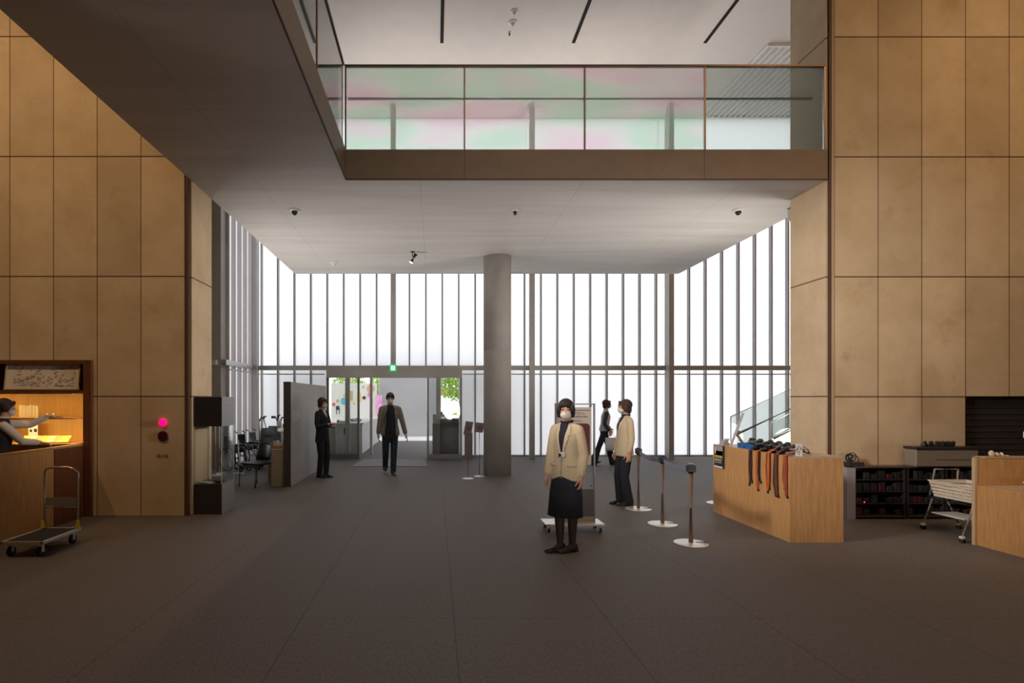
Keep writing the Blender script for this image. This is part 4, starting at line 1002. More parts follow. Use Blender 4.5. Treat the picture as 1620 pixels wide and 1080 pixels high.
while yq < yb_-.03: box(bm, -.027, -.025, yq, yq+.012, -.075, -.05); yq += .022
yq = ya_+.03
while yq < yb_-.03: box(bm, -.027, -.025, yq, yq+.010, -.10, -.092); yq += .014
box(bm, -.0275, -.025, yb_-.05, yb_-.02, .02, .10)
obj('print', bm, M['letter'], pst)
# sign easel seen edge on
t = thing('acrylic_easel', 'pale leaning board on a brown easel foot on the oak counter', 'easel', (4.02, 7.1, ch_))
bm = B(); prism(bm, [(-.12,-.02,0),(-.107,-.02,0),(.06,-.02,.44),(.047,-.02,.44)], (0,.04,0)); obj('board', bm, mat('lilac_board', (.45,.42,.48), .5), t)
bm = B(); prism(bm, [(-.04,-.02,.17),(-.025,-.02,.17),(.085,-.02,0),(.06,-.02,0)], (0,.04,0)); obj('strut', bm, mat('brown_strut', (.25,.2,.17), .5), t)
t = thing('card_holder', 'small bent grey card holder at the far end of the oak counter', 'card holder', (3.95, 7.33, ch_))
bm = B(); prism(bm, [(-.05,-.05,0),(.06,-.05,0),(.02,-.05,.05),(.05,-.05,.085),(-.02,-.05,.06)], (0,.1,0)); obj('body', bm, M['grey_panel'], t)
# blue tray
t = thing('blue_tray', 'shallow blue plastic tray on the oak counter', 'tray', (4.02, 6.78, ch_))
bm = B(); box(bm, -.11, .11, -.2, .16, 0, .008)
for a in ((-.11,.11,-.2,-.19),(-.11,.11,.15,.16),(-.11,-.10,-.2,.16),(.10,.11,-.2,.16)): box(bm, *a, .008, .065)
obj('body', bm, mat('tray_blue', (.01,.12,.42), .4), t)
bm = B(); box(bm, -.08, .08, -.16, .12, .009, .045); obj('contents', bm, M['paper'], t)
# audio guides with lanyards
lan_o = mat('lanyard_orange', (.60,.13,.03), .8); lan_b = mat('lanyard_brown', (.20,.06,.04), .8); lan_k = mat('lanyard_black', (.025,.02,.025), .8); lan_r = mat('lanyard_rust', (.42,.09,.04), .8)
dev = mat('device_black', (.022,.022,.025), .3); dev2 = mat('device_grey', (.12,.125,.13), .35)
rnd = random.Random(3)
hang = [1187, 1191, 1201, 1205, 1216, 1219, 1229, 1233, 1243, 1247]
words = ['first', 'second', 'third', 'fourth', 'fifth', 'sixth', 'seventh', 'eighth', 'ninth', 'tenth']
cols = [lan_b, lan_k, lan_o, lan_k, lan_o, lan_o, lan_k, lan_b, lan_r, lan_r]
cname = {lan_k: 'black', lan_b: 'brown', lan_o: 'orange', lan_r: 'rust red'}
for i, px in enumerate(hang):
    D = cyx(px); layer = i % 2
    zt0 = ch_ + (.002 if layer == 0 else .045)
    t = thing('audio_guide', f'audio guide with {cname[cols[i]]} lanyard over the oak front, {words[i]} from the blue tray', 'audio guide', (CXL+.13+.02*layer, (CXL+.14)*F/(px+1-VX), zt0), rnd.uniform(-.4,.4), 'audio guides with hanging lanyards')
    bm = B(); box(bm, -.085, .085, -.035, .035, 0, .036, bev=.009); obj('body', bm, dev, t)
    bm = B(); box(bm, -.05, .01, -.02, .02, .036, .038); obj('screen', bm, dev2, t)
    bm = B(); ell(bm, (.05,0,.045), (.035,.03,.022)); obj('earpiece', bm, M['black'], t)
    bm = B(); L = rnd.uniform(.34,.46); Ri = Euler((0,0,-t.rotation_euler.z)).to_matrix()
    def wl(x, y, z): return Ri @ Vector((x-t.location.x, y-t.location.y, z-t.location.z))
    for q in range(3):
        dy0 = rnd.uniform(-.05,.05); xo = CXL-.006-.006*q-.008*layer
        pts_ = [wl(CXL+.09, D+dy0*.3, zt0+.03), wl(CXL+.02, D+dy0*.5, ch_+.022+.02*layer), wl(xo, D+dy0*.6, ch_+.004), wl(xo-.002, D+dy0, ch_-.15), wl(xo-.003, D+dy0*.9+rnd.uniform(-.01,.01), ch_-L*.7), wl(xo-.001, D+dy0*.2, ch_-L)]
        # flat ribbon
        for w_i in range(len(pts_)-1):
            p, r_ = pts_[w_i], pts_[w_i+1]; side = Ri @ Vector((0, .009, 0)); nrm = Ri @ Vector((.0012,0,.0012))
            vv = [bm.verts.new(u) for u in (p-side-nrm, p+side-nrm, r_+side-nrm, r_-side-nrm, p-side+nrm, p+side+nrm, r_+side+nrm, r_-side+nrm)]
            for f in ((0,1,2,3),(7,6,5,4),(0,4,5,1),(2,6,7,3),(1,5,6,2),(0,3,7,4)): bm.faces.new([vv[k_] for k_ in f])
    obj('lanyard', bm, cols[i], t)
    bm = B(); c_ = wl(CXL-.012, D, ch_-L-.012); ell(bm, c_, (.010,.014,.018)); obj('clasp', bm, M['black'], t)
for i in range(9):
    px = 1192+i*7; D = (CXL+.32)*F/(px-VX)+.08
    t = thing('audio_guide', 'black audio guide piled on the oak counter, ' + ('beside the blue tray', 'second from blue tray', 'third from blue tray', 'fourth from blue tray', 'mid pile', 'fourth from icon card', 'third from icon card', 'second from icon card', 'touching the icon card')[i], 'audio guide', (CXL+.34-.01*(i%3), D-.08, ch_+(.0 if i % 2 else .045)), PI/2+rnd.uniform(-.5,.5), 'audio guides piled without lanyards')
    bm = B(); box(bm, -.08, .08, -.034, .034, 0, .04, bev=.01); obj('body', bm, dev if i % 3 else dev2, t)
    bm = B(); ell(bm, (.04,0,.05), (.04,.032,.022)); obj('earpiece', bm, M['black'], t)
    if i % 2 == 0:
        bm = B(); box(bm, -.075, .075, -.032, .032, -.045, -.001); obj('holder', bm, M['black'], t)
# icon card and headset cable
t = thing('icon_card', 'white card with a headphone icon leaning on the audio guides', 'card', (X_(1262,5.9), 5.88, ch_))
bm = B(); box(bm, -.038, .038, 0, .004, 0, .135, bev=.001); obj('card', bm, M['paper'], t)
bm = B()
tube(bm, [(-.018*math.cos(a)+0, -.002, .085+.022*math.sin(a)) for a in [PI*q/10 for q in range(11)]], .0018, 6)
box(bm, -.022, -.014, -.003, 0, .07, .088); box(bm, .014, .022, -.003, 0, .07, .088); obj('headphone_icon', bm, M['black'], t)
bm = B()
for q in range(4): box(bm, -.004, .006, -.002, 0, .05-q*.012, .057-q*.012)
obj('print', bm, M['black'], t)
t = thing('headset', 'black wire headset coiled at the dark end of the counter', 'headset', (X_(1271,6.05), 6.06, ch_+.006))
bm = B()
for q in range(3):
    tube(bm, [(.055*math.cos(a)*(1-.12*q)+.01, .07*math.sin(a)*(1-.1*q), .004+.028*(q+1)*max(0,math.sin(a*.5))) for a in [2*PI*k_/20 for k_ in range(20)]], .004, 6, closed=True)
obj('cable', bm, M['black'], t)
bm = B(); ell(bm, (-.035,0,.022),(.025,.022,.022)); ell(bm, (-.02,.05,.022),(.025,.022,.022)); obj('ear_cushion', bm, M['black_rough'], t)
# ================================================================ GLASS STAIR BALUSTRADES
def stair_glass(p, lab, D, rail):
    t = thing('stair_balustrade', lab, 'balustrade', (X_(p[0][0],D), D, 0)); ox = t.location.x
    pts_ = [(X_(a,D)-ox, 0, Z_(b,D)) for a, b in p]
    bm = B(); prism(bm, [(x, -.006, z) for x, _, z in pts_], (0,.012,0)); obj('glass_panel', bm, M['glass_milk'], t)
    bm = B(); tube(bm, [pts_[0], pts_[1]], .010, 8); tube(bm, [pts_[0], pts_[-1]], .010, 8); obj('edge_trim', bm, M['steel'], t)
    bm = B(); tube(bm, [(X_(a,D)-ox, -.05, Z_(b,D)) for a, b in rail], .020, 10); obj('handrail', bm, mat('stair_rail', (.20,.17,.15), .4, metal=.4) if 'stair_rail' not in bpy.data.materials else bpy.data.materials['stair_rail'], t)
stair_glass([(1156,659),(1300,592),(1300,700),(1230,769),(1157,769)], 'long glass stair balustrade rising behind the oak counter', 9.6, [(1162,687),(1300,622)])
stair_glass([(1219,668),(1300,630),(1300,740),(1260,785),(1219,785)], 'shorter glass stair balustrade beside the limestone return', 8.6, [(1221,693),(1300,656)])
st_ = thing('stair', 'flight of stone stairs hidden behind the limestone return', 'stairs', (6.6, 9.1, 0))
bm = B()
for i in range(9): box(bm, i*.28, 3.2, -.4, .45, i*.16, (i+1)*.16)
obj('steps', bm, M['concrete'], st_)
bm = B(); prism(bm, [(-.08,-.43,0),(3.2,-.43,0),(3.2,-.43,1.9),(-.08,-.43,.1)], (0,.03,0)); obj('stringer', bm, M['plaster'], st_)
# ================================================================ RACKS, BASIN, CART, SECOND COUNTER
def rack(x0, x1, lab, side):
    D0, D1, zt = 6.98, 7.15, .665
    t = thing('equipment_rack', lab, 'rack', ((x0+x1)/2, (D0+D1)/2, 0), group='black equipment racks')
    cx_, cy_ = (x0+x1)/2, (D0+D1)/2; hw, hd = (x1-x0)/2, (D1-D0)/2
    bm = B(); box(bm, -hw, -hw+.02, -hd, hd, 0, zt); box(bm, hw-.02, hw, -hd, hd, 0, zt); box(bm, -hw, hw, hd-.01, hd, 0, zt)
    obj('side_panels', bm, M['charcoal'], t)
    bm = B(); box(bm, -hw, hw, -hd, hd, zt, zt+.02); obj('top', bm, mat('rack_top'+lab[:3], (.10,.07,.06), .5), t)
    for j in range(4):
        bm = B(); box(bm, -hw+.02, hw-.02, -hd, hd-.01, .04+j*.155, .05+j*.155); sh = obj('shelf', bm, M['charcoal'], t)
    bm = B(); box(bm, -hw+.02, hw-.02, -hd-.004, -hd, .03, .042); obj('front_rail', bm, M['bronze_metal'], t)
    if side:
        bm = B(); box(bm, -hw-.11, -hw, -hd-.02, hd, 0, zt); obj('grey_side', bm, mat('rack_grey', (.34,.33,.37), .5), t)
    rnd = random.Random(int(x0*100)); 
    for j in range(4):
        nn = 6
        for i in range(nn):
            if rnd.random() < .12: continue
            wx = (2*hw-.06)/nn; xx = cx_-hw+.03+wx*(i+.5); c = rnd.choice([M['black'], dev, M['black'], M['navy'], M['charcoal'], mat('dark_maroon_case', (.05,.008,.012), .6) if 'dark_maroon_case' not in bpy.data.materials else bpy.data.materials['dark_maroon_case']])
            bmq = B(); box(bmq, -wx*.4, wx*.4, -.05, .05, 0, rnd.uniform(.06,.12), bev=.008)
            o = obj('audio_receiver', bmq, c, None, loc=(xx, cy_-.01, .05+j*.155))
            tag(o, f'dark audio receiver, {words[i]} place on the {("bottom","second","third","top")[j]} shelf of the {lab.split(" ")[0]} black rack', 'receiver', 'dark receivers stored in the racks')
    return t
rack(5.45, 6.12, 'grey-sided black rack of receivers by the oak counter end', True)
rack(6.14, 6.62, 'middle black rack of receivers against the limestone', False)
rack(6.64, 7.06, 'shutter-side black rack of receivers under the steel basin', False)
o = None
bm = B(); ell(bm, (0,0,0), (.008,.005,.008)); t = obj('indicator_light', bm, mat('red_led', (.8,.0,.05), .3, emit=(1,.03,.1), estr=3), None, loc=(X_(1367,6.96), 6.955, Z_(794,6.96))); tag(t, 'tiny red light glowing among the dark receivers', 'light')
t = thing('cable_heap', 'tangled black cables heaped on a tray over the grey rack side', 'cables', (X_(1350,7.05), 7.06, .686))
bm = B(); box(bm, -.10, .10, -.07, .07, 0, .05, bev=.005); obj('tray', bm, M['charcoal'], t)
bm = B(); rnd = random.Random(4)
for q in range(7):
    r = rnd.uniform(.03,.08); c = (rnd.uniform(-.05,.05), rnd.uniform(-.02,.02), .07+rnd.uniform(0,.05)); R = Euler((rnd.random()*3, rnd.random()*3, 0)).to_matrix()
    tube(bm, [Vector(c) + R @ Vector((r*math.cos(2*PI*k_/16), r*math.sin(2*PI*k_/16), 0))*.7 for k_ in range(16)], .006, 6, closed=True)
obj('cable', bm, M['black'], t)
# steel basin over the racks
bs = thing('steel_basin', 'long brushed steel basin with dark rim standing on the racks', 'basin', (6.68, 7.0, .685))
xa_, xb_ = X_(1450,6.95)-6.68, X_(1548,6.95)-6.68
hz = Z_(711,6.95)-.685
bm = B(); box(bm, xa_, xb_, -.05, .13, 0, hz, bev=.01); obj('body', bm, mat('dull_steel', (.36,.32,.27), .5, metal=.4), bs)
bm = B(); box(bm, xa_-.01, xb_+.01, -.06, .14, hz, hz+.035, bev=.005); obj('rim', bm, M['charcoal'], bs)
bm = B(); box(bm, xa_+.25, xb_, -.056, -.05, hz*.42, hz*.46); obj('seam_strip', bm, M['alu'], bs)
rnd = random.Random(8)
for i in range(6):
    bm = B(); box(bm, -.04, .04, -.025, .025, 0, rnd.uniform(.03,.06), bev=.008); ell(bm, (.03,0,.05), (.03,.02,.02))
    o = obj('headphone_unit', bm, M['black'], None, loc=(6.0+.62+ -.22+i*.07, 7.03, .685+hz+.036), rot=(0,0,rnd.uniform(-.6,.6)))
    tag(o, f'small black unit, {words[i]} in the row on the steel basin rim', 'audio unit', 'black units on the basin rim')
# second oak counter
c2 = thing('sales_counter', 'oak counter with a raised dark back board beside the basket cart', 'counter', (6.6, 5.0, 0))
bm = B(); box(bm, -.81, -.79, -1.8, .74, 0, .635); obj('side_panel', bm, M['wood'], c2)
bm = B(); box(bm, -.79, 1.4, -1.8, .74, .0, .62); obj('carcass', bm, M['wood'], c2)
bm = B(); box(bm, -.79, 1.4, -1.8, .74, .62, .635); obj('worktop', bm, bpy.data.materials['pale_oak_top'], c2)
bm = B(); box(bm, -.81, 1.4, .74, .765, 0, .93); bb = obj('back_board', bm, M['wood'], c2)
bm = B(); box(bm, -.835, -.81, .735, .77, 0, .935); obj('edge_post', bm, mat('pale_oak_edge', (.58,.42,.26), .5), c2)
bm = B(); box(bm, -.72, 1.4, .735, .87, .93, .94); obj('ledge', bm, bpy.data.materials['pale_oak_top'], c2)
ZL = .94
for i, (px, r, h, lab) in enumerate(((1569, .028, .065, 'pale round shell ornament at the corner of the ledge'), (1577, .024, .045, 'low pale shell ornament next to the taller one'), (1585, .010, .045, 'thin upright pale ornament on the ledge'), (1593, .03, .015, 'flat pale ornament farthest along the ledge'))):
    t = thing('shell_ornament', lab, 'ornament', (X_(px,5.8), 5.805, ZL), group='pale ornaments on the counter ledge')
    bm = B(); ell(bm, (0,0,h*.5), (r, .02, h*.5)); obj('body', bm, mat('cream_ceramic'+str(i), (.70,.55,.45), .5), t)
    bm = B(); ell(bm, (r*.3,-.012,h*.35), (r*.5,.014,h*.3)); obj('fold', bm, M['lighttrim'], t)
t = thing('white_basket', 'shallow white basket tray on the lower oak counter', 'basket', (6.33, 5.32, .635))
def basket(par, xw, yw, h, z0, m, flare=.03):
    bm = B(); box(bm, -xw, xw, -yw, yw, z0, z0+.006); obj('floor', bm, m, par)
    bm = B(); xo, yo = xw+flare, yw+flare
    for k_ in range(5):
        f = k_/5; a, b = xw+flare*f, yw+flare*f; z = z0+h*f
        for q in ((-a,a,-b-.003,-b),(-a,a,b,b+.003),(-a-.003,-a,-b,b),(a,a+.003,-b,b)): box(bm, *q, z, z+h*.12)
    for s in (-1,1):
        n = int(2*xw/.022)
        for i in range(n+1):
            x = -xw+2*xw*i/n; prism(bm, [(x-.004, s*yw, z0),(x+.004, s*yw, z0),(x*(xo/xw)+.004, s*yo, z0+h),(x*(xo/xw)-.004, s*yo, z0+h)], (0,s*.002,0))
        n = int(2*yw/.022)
        for i in range(n+1):
            y = -yw+2*yw*i/n; prism(bm, [(s*xw, y-.004, z0),(s*xw, y+.004, z0),(s*xo, y*(yo/yw)+.004, z0+h),(s*xo, y*(yo/yw)-.004, z0+h)], (s*.002,0,0))
    obj('mesh_wall', bm, m, par)
    bm = B()
    for q in ((-xo-.008,xo+.008,-yo-.01,-yo+.004),(-xo-.008,xo+.008,yo-.004,yo+.01),(-xo-.01,-xo+.004,-yo,yo),(xo-.004,xo+.01,-yo,yo)): box(bm, *q, z0+h-.014, z0+h)
    obj('rim', bm, m, par)
basket_m = mat('cream_plastic', (.72,.66,.56), .5)
basket(t, .22, .15, .075, 0, basket_m, .05)
bm = B(); box(bm, -.18,.18,-.11,.11,.008,.05); obj('contents', bm, M['paper'], t)
# basket cart
ct = thing('basket_cart', 'steel framed cart holding a cream mesh shopping basket', 'cart', (5.98, 6.22, 0), math.radians(0))
zb = Z_(795, 6.0)
M['cart_tube'] = M['alu']
for (a, b) in (((-.24,-.36),( -.20,-.10)),((-.13,.30),(-.08,.30))): pass
wh = [(-.27,-.40),( -.13,.22),(.22,-.40+.1),(.30,.22)]
for wx_, wy_ in wh[:2]+wh[2:]:
    bm = B(); tube(bm, [(wx_-.012,wy_,.03),(wx_+.012,wy_,.03)], .03, 16); wl_ = obj('wheel', bm, M['black_rough'], ct)
    bm = B(); box(bm, wx_-.02, wx_+.02, wy_-.02, wy_+.02, .045, .075, bev=.006); obj('caster_housing', bm, M['white'], wl_)
for wx_, wy_ in wh:
    bm = B(); tube(bm, [(wx_, wy_, .06), (wx_+(.14 if wx_ < .1 else -.14), wy_+.02, zb-.02)], .012, 8); obj('leg', bm, M['alu'], ct)
bm = B(); tube(bm, [(-.12,-.33,zb-.015),(.14,-.25,zb-.015),(.14,.25,zb-.015),(-.05,.25,zb-.015)], .011, 8, closed=True); obj('carrier_frame', bm, M['charcoal'], ct)
bm = B(); tube(bm, [(-.02,.25,zb),(.04,.25,Z_(745,6.3))], .011, 8); tube(bm, [(.30,.25,zb),(.32,.25,Z_(745,6.3))], .011, 8); tube(bm, [(.04,.25,Z_(745,6.3)),(.32,.25,Z_(745,6.3))], .011, 8); obj('push_handle', bm, M['alu'], ct)
bm = B(); box(bm, -.05, .25, -.2, .2, .20, .215, bev=.004); obj('lower_shelf', bm, M['white'], ct)
t = thing('shopping_basket', 'cream mesh shopping basket resting on the cart', 'basket', (6.16, 6.18, zb))
basket(t, .19, .24, .19, 0, basket_m, .035)
# poster pole
t = thing('poster_stand', 'white tubular poster stand rising from the counter ledge', 'stand', (X_(1616,5.85)+.17, 5.80, ZL))
zt = Z_(586,5.85)-ZL; w2 = .17
bm = B(); tube(bm, [(-w2,0,0),(-w2,0,zt-.05),(-w2+.015,0,zt-.015),(-w2+.05,0,zt),(w2-.05,0,zt),(w2-.015,0,zt-.015),(w2,0,zt-.05),(w2,0,0)], .009, 10); obj('frame', bm, M['white'], t)
bm = B(); box(bm, -w2+.02, w2-.02, -.003, .003, Z_(680,5.85)-ZL, zt-.03); pp_ = obj('poster', bm, M['paper'], t)
bm = B(); box(bm, -w2+.02, w2-.02, -.005, .005, Z_(686,5.85)-ZL, Z_(677,5.85)-ZL); obj('magenta_band', bm, mat('magenta_band', (.25,.02,.12), .6), pp_)
bm = B(); rnd = random.Random(1)
for q in range(4): box(bm, -w2+.025, .1, -.005, -.003, Z_(662+q*4,5.85)-ZL, Z_(661+q*4,5.85)-ZL)
obj('print', bm, ink, pp_)
bm = B(); box(bm, -w2-.022, -w2+.008, -.015, .015, Z_(692,5.85)-ZL, Z_(682,5.85)-ZL, bev=.003); obj('clip', bm, M['white'], t)
# ================================================================ PEOPLE
def fuse(bm, name, m, parent, voxel=.008, smooth=6, factor=.5):
    """closed overlapping volumes -> one continuous surface"""
    me = bpy.data.meshes.new('tmp'); bmesh.ops.recalc_face_normals(bm, faces=bm.faces); bm.to_mesh(me); bm.free()
    o = bpy.data.objects.new('tmp', me); COL.objects.link(o)
    r = o.modifiers.new('r', 'REMESH'); r.mode = 'VOXEL'; r.voxel_size = voxel; r.use_smooth_shade = True
    s = o.modifiers.new('s', 'SMOOTH'); s.iterations = smooth; s.factor = factor
    bpy.context.view_layer.update()
    out = bpy.data.meshes.new_from_object(o.evaluated_get(bpy.context.evaluated_depsgraph_get()))
    bpy.data.objects.remove(o); out.name = name; out.materials.clear(); out.materials.append(m)
    for p in out.polygons: p.use_smooth = True
    q = bpy.data.objects.new(name, out); link(q, parent); return q
def limb(bm, pts, rad, n=16):
    """tapered round limb with rounded ends"""
    pts = [Vector(p) for p in pts]
    P2, R2 = [], []
    d0 = (pts[0]-pts[1]).normalized(); d1 = (pts[-1]-pts[-2]).normalized()
    P2 += [pts[0]+d0*rad[0]*.95, pts[0]+d0*rad[0]*.6]; R2 += [rad[0]*.3, rad[0]*.8]
    for i in range(len(pts)):
        P2.append(pts[i]); R2.append(rad[i])
        if i < len(pts)-1: P2.append(pts[i].lerp(pts[i+1], .5)); R2.append((rad[i]+rad[i+1])/2)
    P2 += [pts[-1]+d1*rad[-1]*.6, pts[-1]+d1*rad[-1]*.95]; R2 += [rad[-1]*.8, rad[-1]*.3]
    tube(bm, P2, R2, n)
def ik(a, b, l1, l2, hint):
    a, b = Vector(a), Vector(b); d = b-a; L = d.length
    if L >= (l1+l2)*.999: return a + d*(l1/(l1+l2))
    x = (l1*l1-l2*l2+L*L)/(2*L); h = math.sqrt(max(0, l1*l1-x*x)); u = d/L
    hv = Vector(hint) - u*Vector(hint).dot(u)
    return a + u*x + hv.normalized()*h
SKIN = mat('skin', (.60,.36,.25), .55, noise=.06, nscale=12); SKIN.node_tree.nodes['Principled BSDF'].inputs['Subsurface Weight'].default_value = .05
HAIR = mat('hair_black_brown', (.022,.014,.014), .62, bump=.6, bscale=60, stretch=(1,1,.12))
HAIR2 = mat('hair_brown', (.05,.024,.018), .62, bump=.6, bscale=60, stretch=(1,1,.12))
MASKM = mat('face_mask_white', (.74,.72,.68), .8, bump=.1, bscale=40, stretch=(.1,.1,1))
EYEM = mat('eye_dark', (.015,.01,.01), .2); BROW = mat('brow', (.03,.02,.018), .8)
CREAM = mat('cream_jacket_cloth', (.60,.49,.33), .85, noise=.05, nscale=30, bump=.1, bscale=90)
NAVY = mat('dark_navy_cloth', (.018,.018,.028), .85, noise=.1, nscale=20)
BLACKC = mat('black_suit_cloth', (.014,.014,.02), .8)
KHAKI = mat('khaki_jacket_cloth', (.28,.245,.20), .85, noise=.08, nscale=10)
DENIM = mat('dark_denim', (.022,.032,.055), .85, noise=.25, nscale=25)
SHOE = mat('black_leather', (.018,.016,.018), .3)
STOCK = mat('dark_stockings', (.055,.028,.026), .6)
VESTW = mat('off_white_vest', (.62,.57,.50), .85)
BLUES = mat('dark_blue_sleeve', (.03,.06,.10), .85)
SHIRTW = mat('white_shirt', (.66,.62,.58), .8)
def hand(bm, wrist, d, palm_n, side, s=1.0, curl=.35):
    """palm, five fingers and a thumb; d to the fingertips, palm_n out of the palm, side toward the thumb"""
    d = Vector(d).normalized(); nrm = Vector(palm_n); nrm = (nrm-d*nrm.dot(d)).normalized(); sd = Vector(side); sd = (sd-d*sd.dot(d)-nrm*sd.dot(nrm)).normalized()
    w_ = Vector(wrist)
    limb(bm, [w_-d*.03, w_+d*.012], [.027*s, .026*s], 12)
    R = Matrix((sd, nrm, d)).transposed()
    ell(bm, w_+d*.048*s, (.040*s, .0155*s, .052*s), R, 16, 10)
    ell(bm, w_+d*.07*s, (.039*s, .013*s, .028*s), R, 16, 10)
    L = (.070, .080, .074, .060)
    for i in range(4):
        off = (.030-.0205*i)*s; base = w_+d*(.088-.004*abs(i-1))*s+sd*off
        a = curl*.5; p = base; pts = [p-d*.012]; dd = d
        for k, f in enumerate((.46, .31, .23)):
            an = curl*(.6+.9*k)*(1+.12*i); dd = (d*math.cos(an)+nrm*math.sin(an)+sd*(.10-.07*i)*(1-k*.3)).normalized()
            pts.append(p.copy()); p = p+dd*L[i]*s*f
        pts.append(p)
        limb(bm, pts, [.0088*s,.0092*s,.0086*s,.0080*s,.0068*s], 10)
    b0 = w_+d*.022*s+sd*.028*s; t1 = (d*.62+sd*.72+nrm*.25).normalized(); t2 = (d*.88+sd*.30+nrm*.35).normalized()
    limb(bm, [b0, b0+t1*.038*s, b0+t1*.038*s+t2*.030*s, b0+t1*.038*s+t2*.052*s], [.0125*s,.0108*s,.0098*s,.0078*s], 10)
def shoe(par, ankle, yaw, zf=0, pitch=0, L=.245, low=False, m=None, heel=.015):
    """shoe pointing local -Y turned by yaw"""
    bm = B(); w = .043
    prof = [(-.060,.020,.060),(-.045,.034,.078),(-.01,.036,.082 if not low else .055),(.04,.038,.068 if not low else .040),(.09,.044,.052 if not low else .036),(.135,.046,.040),(.170,.036,.030),(.186,.016,.018)]
    rings = []
    for y, hw, h in prof:
        rings.append([bm.verts.new((math.cos(a)*hw*(1 if math.sin(a) > 0 else 1.04), -y, (.0 if math.sin(a) < -.2 else max(.0, math.sin(a)+.2)/1.2*h)+.006)) for a in [2*PI*k/16 for k in range(16)]])
    for A, C in zip(rings, rings[1:]):
        for j in range(16): bm.faces.new((A[j],A[(j+1)%16],C[(j+1)%16],C[j])).smooth = True
    bm.faces.new(rings[0][::-1]); bm.faces.new(rings[-1])
    box(bm, -.032, .032, -.005, .055, 0, heel); box(bm, -.036, .036, -.16, -.05, 0, .008)
    o = obj('shoe', bm, m or SHOE, par)
    o.location = (ankle[0], ankle[1], zf); o.rotation_euler = (pitch, 0, yaw)
    return o
def patch(par, surf, poly, m, name, off=.004, step=.02, th=.003, axis='Y', mat_back=None):
    """a flat piece of cloth laid on the front (local -Y) of a surface; poly in (x, z)"""
    bs = bmesh.new(); bs.from_mesh(surf.data); tree = BVHTree.FromBMesh(bs); bs.free()
    bm = B(); vs_ = [bm.verts.new((x, 0, z)) for x, z in poly]; bm.faces.new(vs_)
    xs_ = [p[0] for p in poly]; zs_ = [p[1] for p in poly]
    x = min(xs_)+step
    while x < max(xs_): bmesh.ops.bisect_plane(bm, geom=bm.verts[:]+bm.edges[:]+bm.faces[:], plane_co=(x,0,0), plane_no=(1,0,0)); x += step
    z = min(zs_)+step
    while z < max(zs_): bmesh.ops.bisect_plane(bm, geom=bm.verts[:]+bm.edges[:]+bm.faces[:], plane_co=(0,0,z), plane_no=(0,0,1)); z += step
    last = -.1
    for v in bm.verts:
        h = tree.ray_cast(Vector((v.co.x, -1, v.co.z)), Vector((0,1,0)))
        if h[0] is not None: v.co.y = h[0].y - off
        else: v.co.y = None or last
        last = v.co.y
    r = bmesh.ops.extrude_face_region(bm, geom=bm.faces[:])
    for v in [g for g in r['geom'] if isinstance(g, bmesh.types.BMVert)]: v.co.y -= th
    return obj(name, bm, m, par, True)
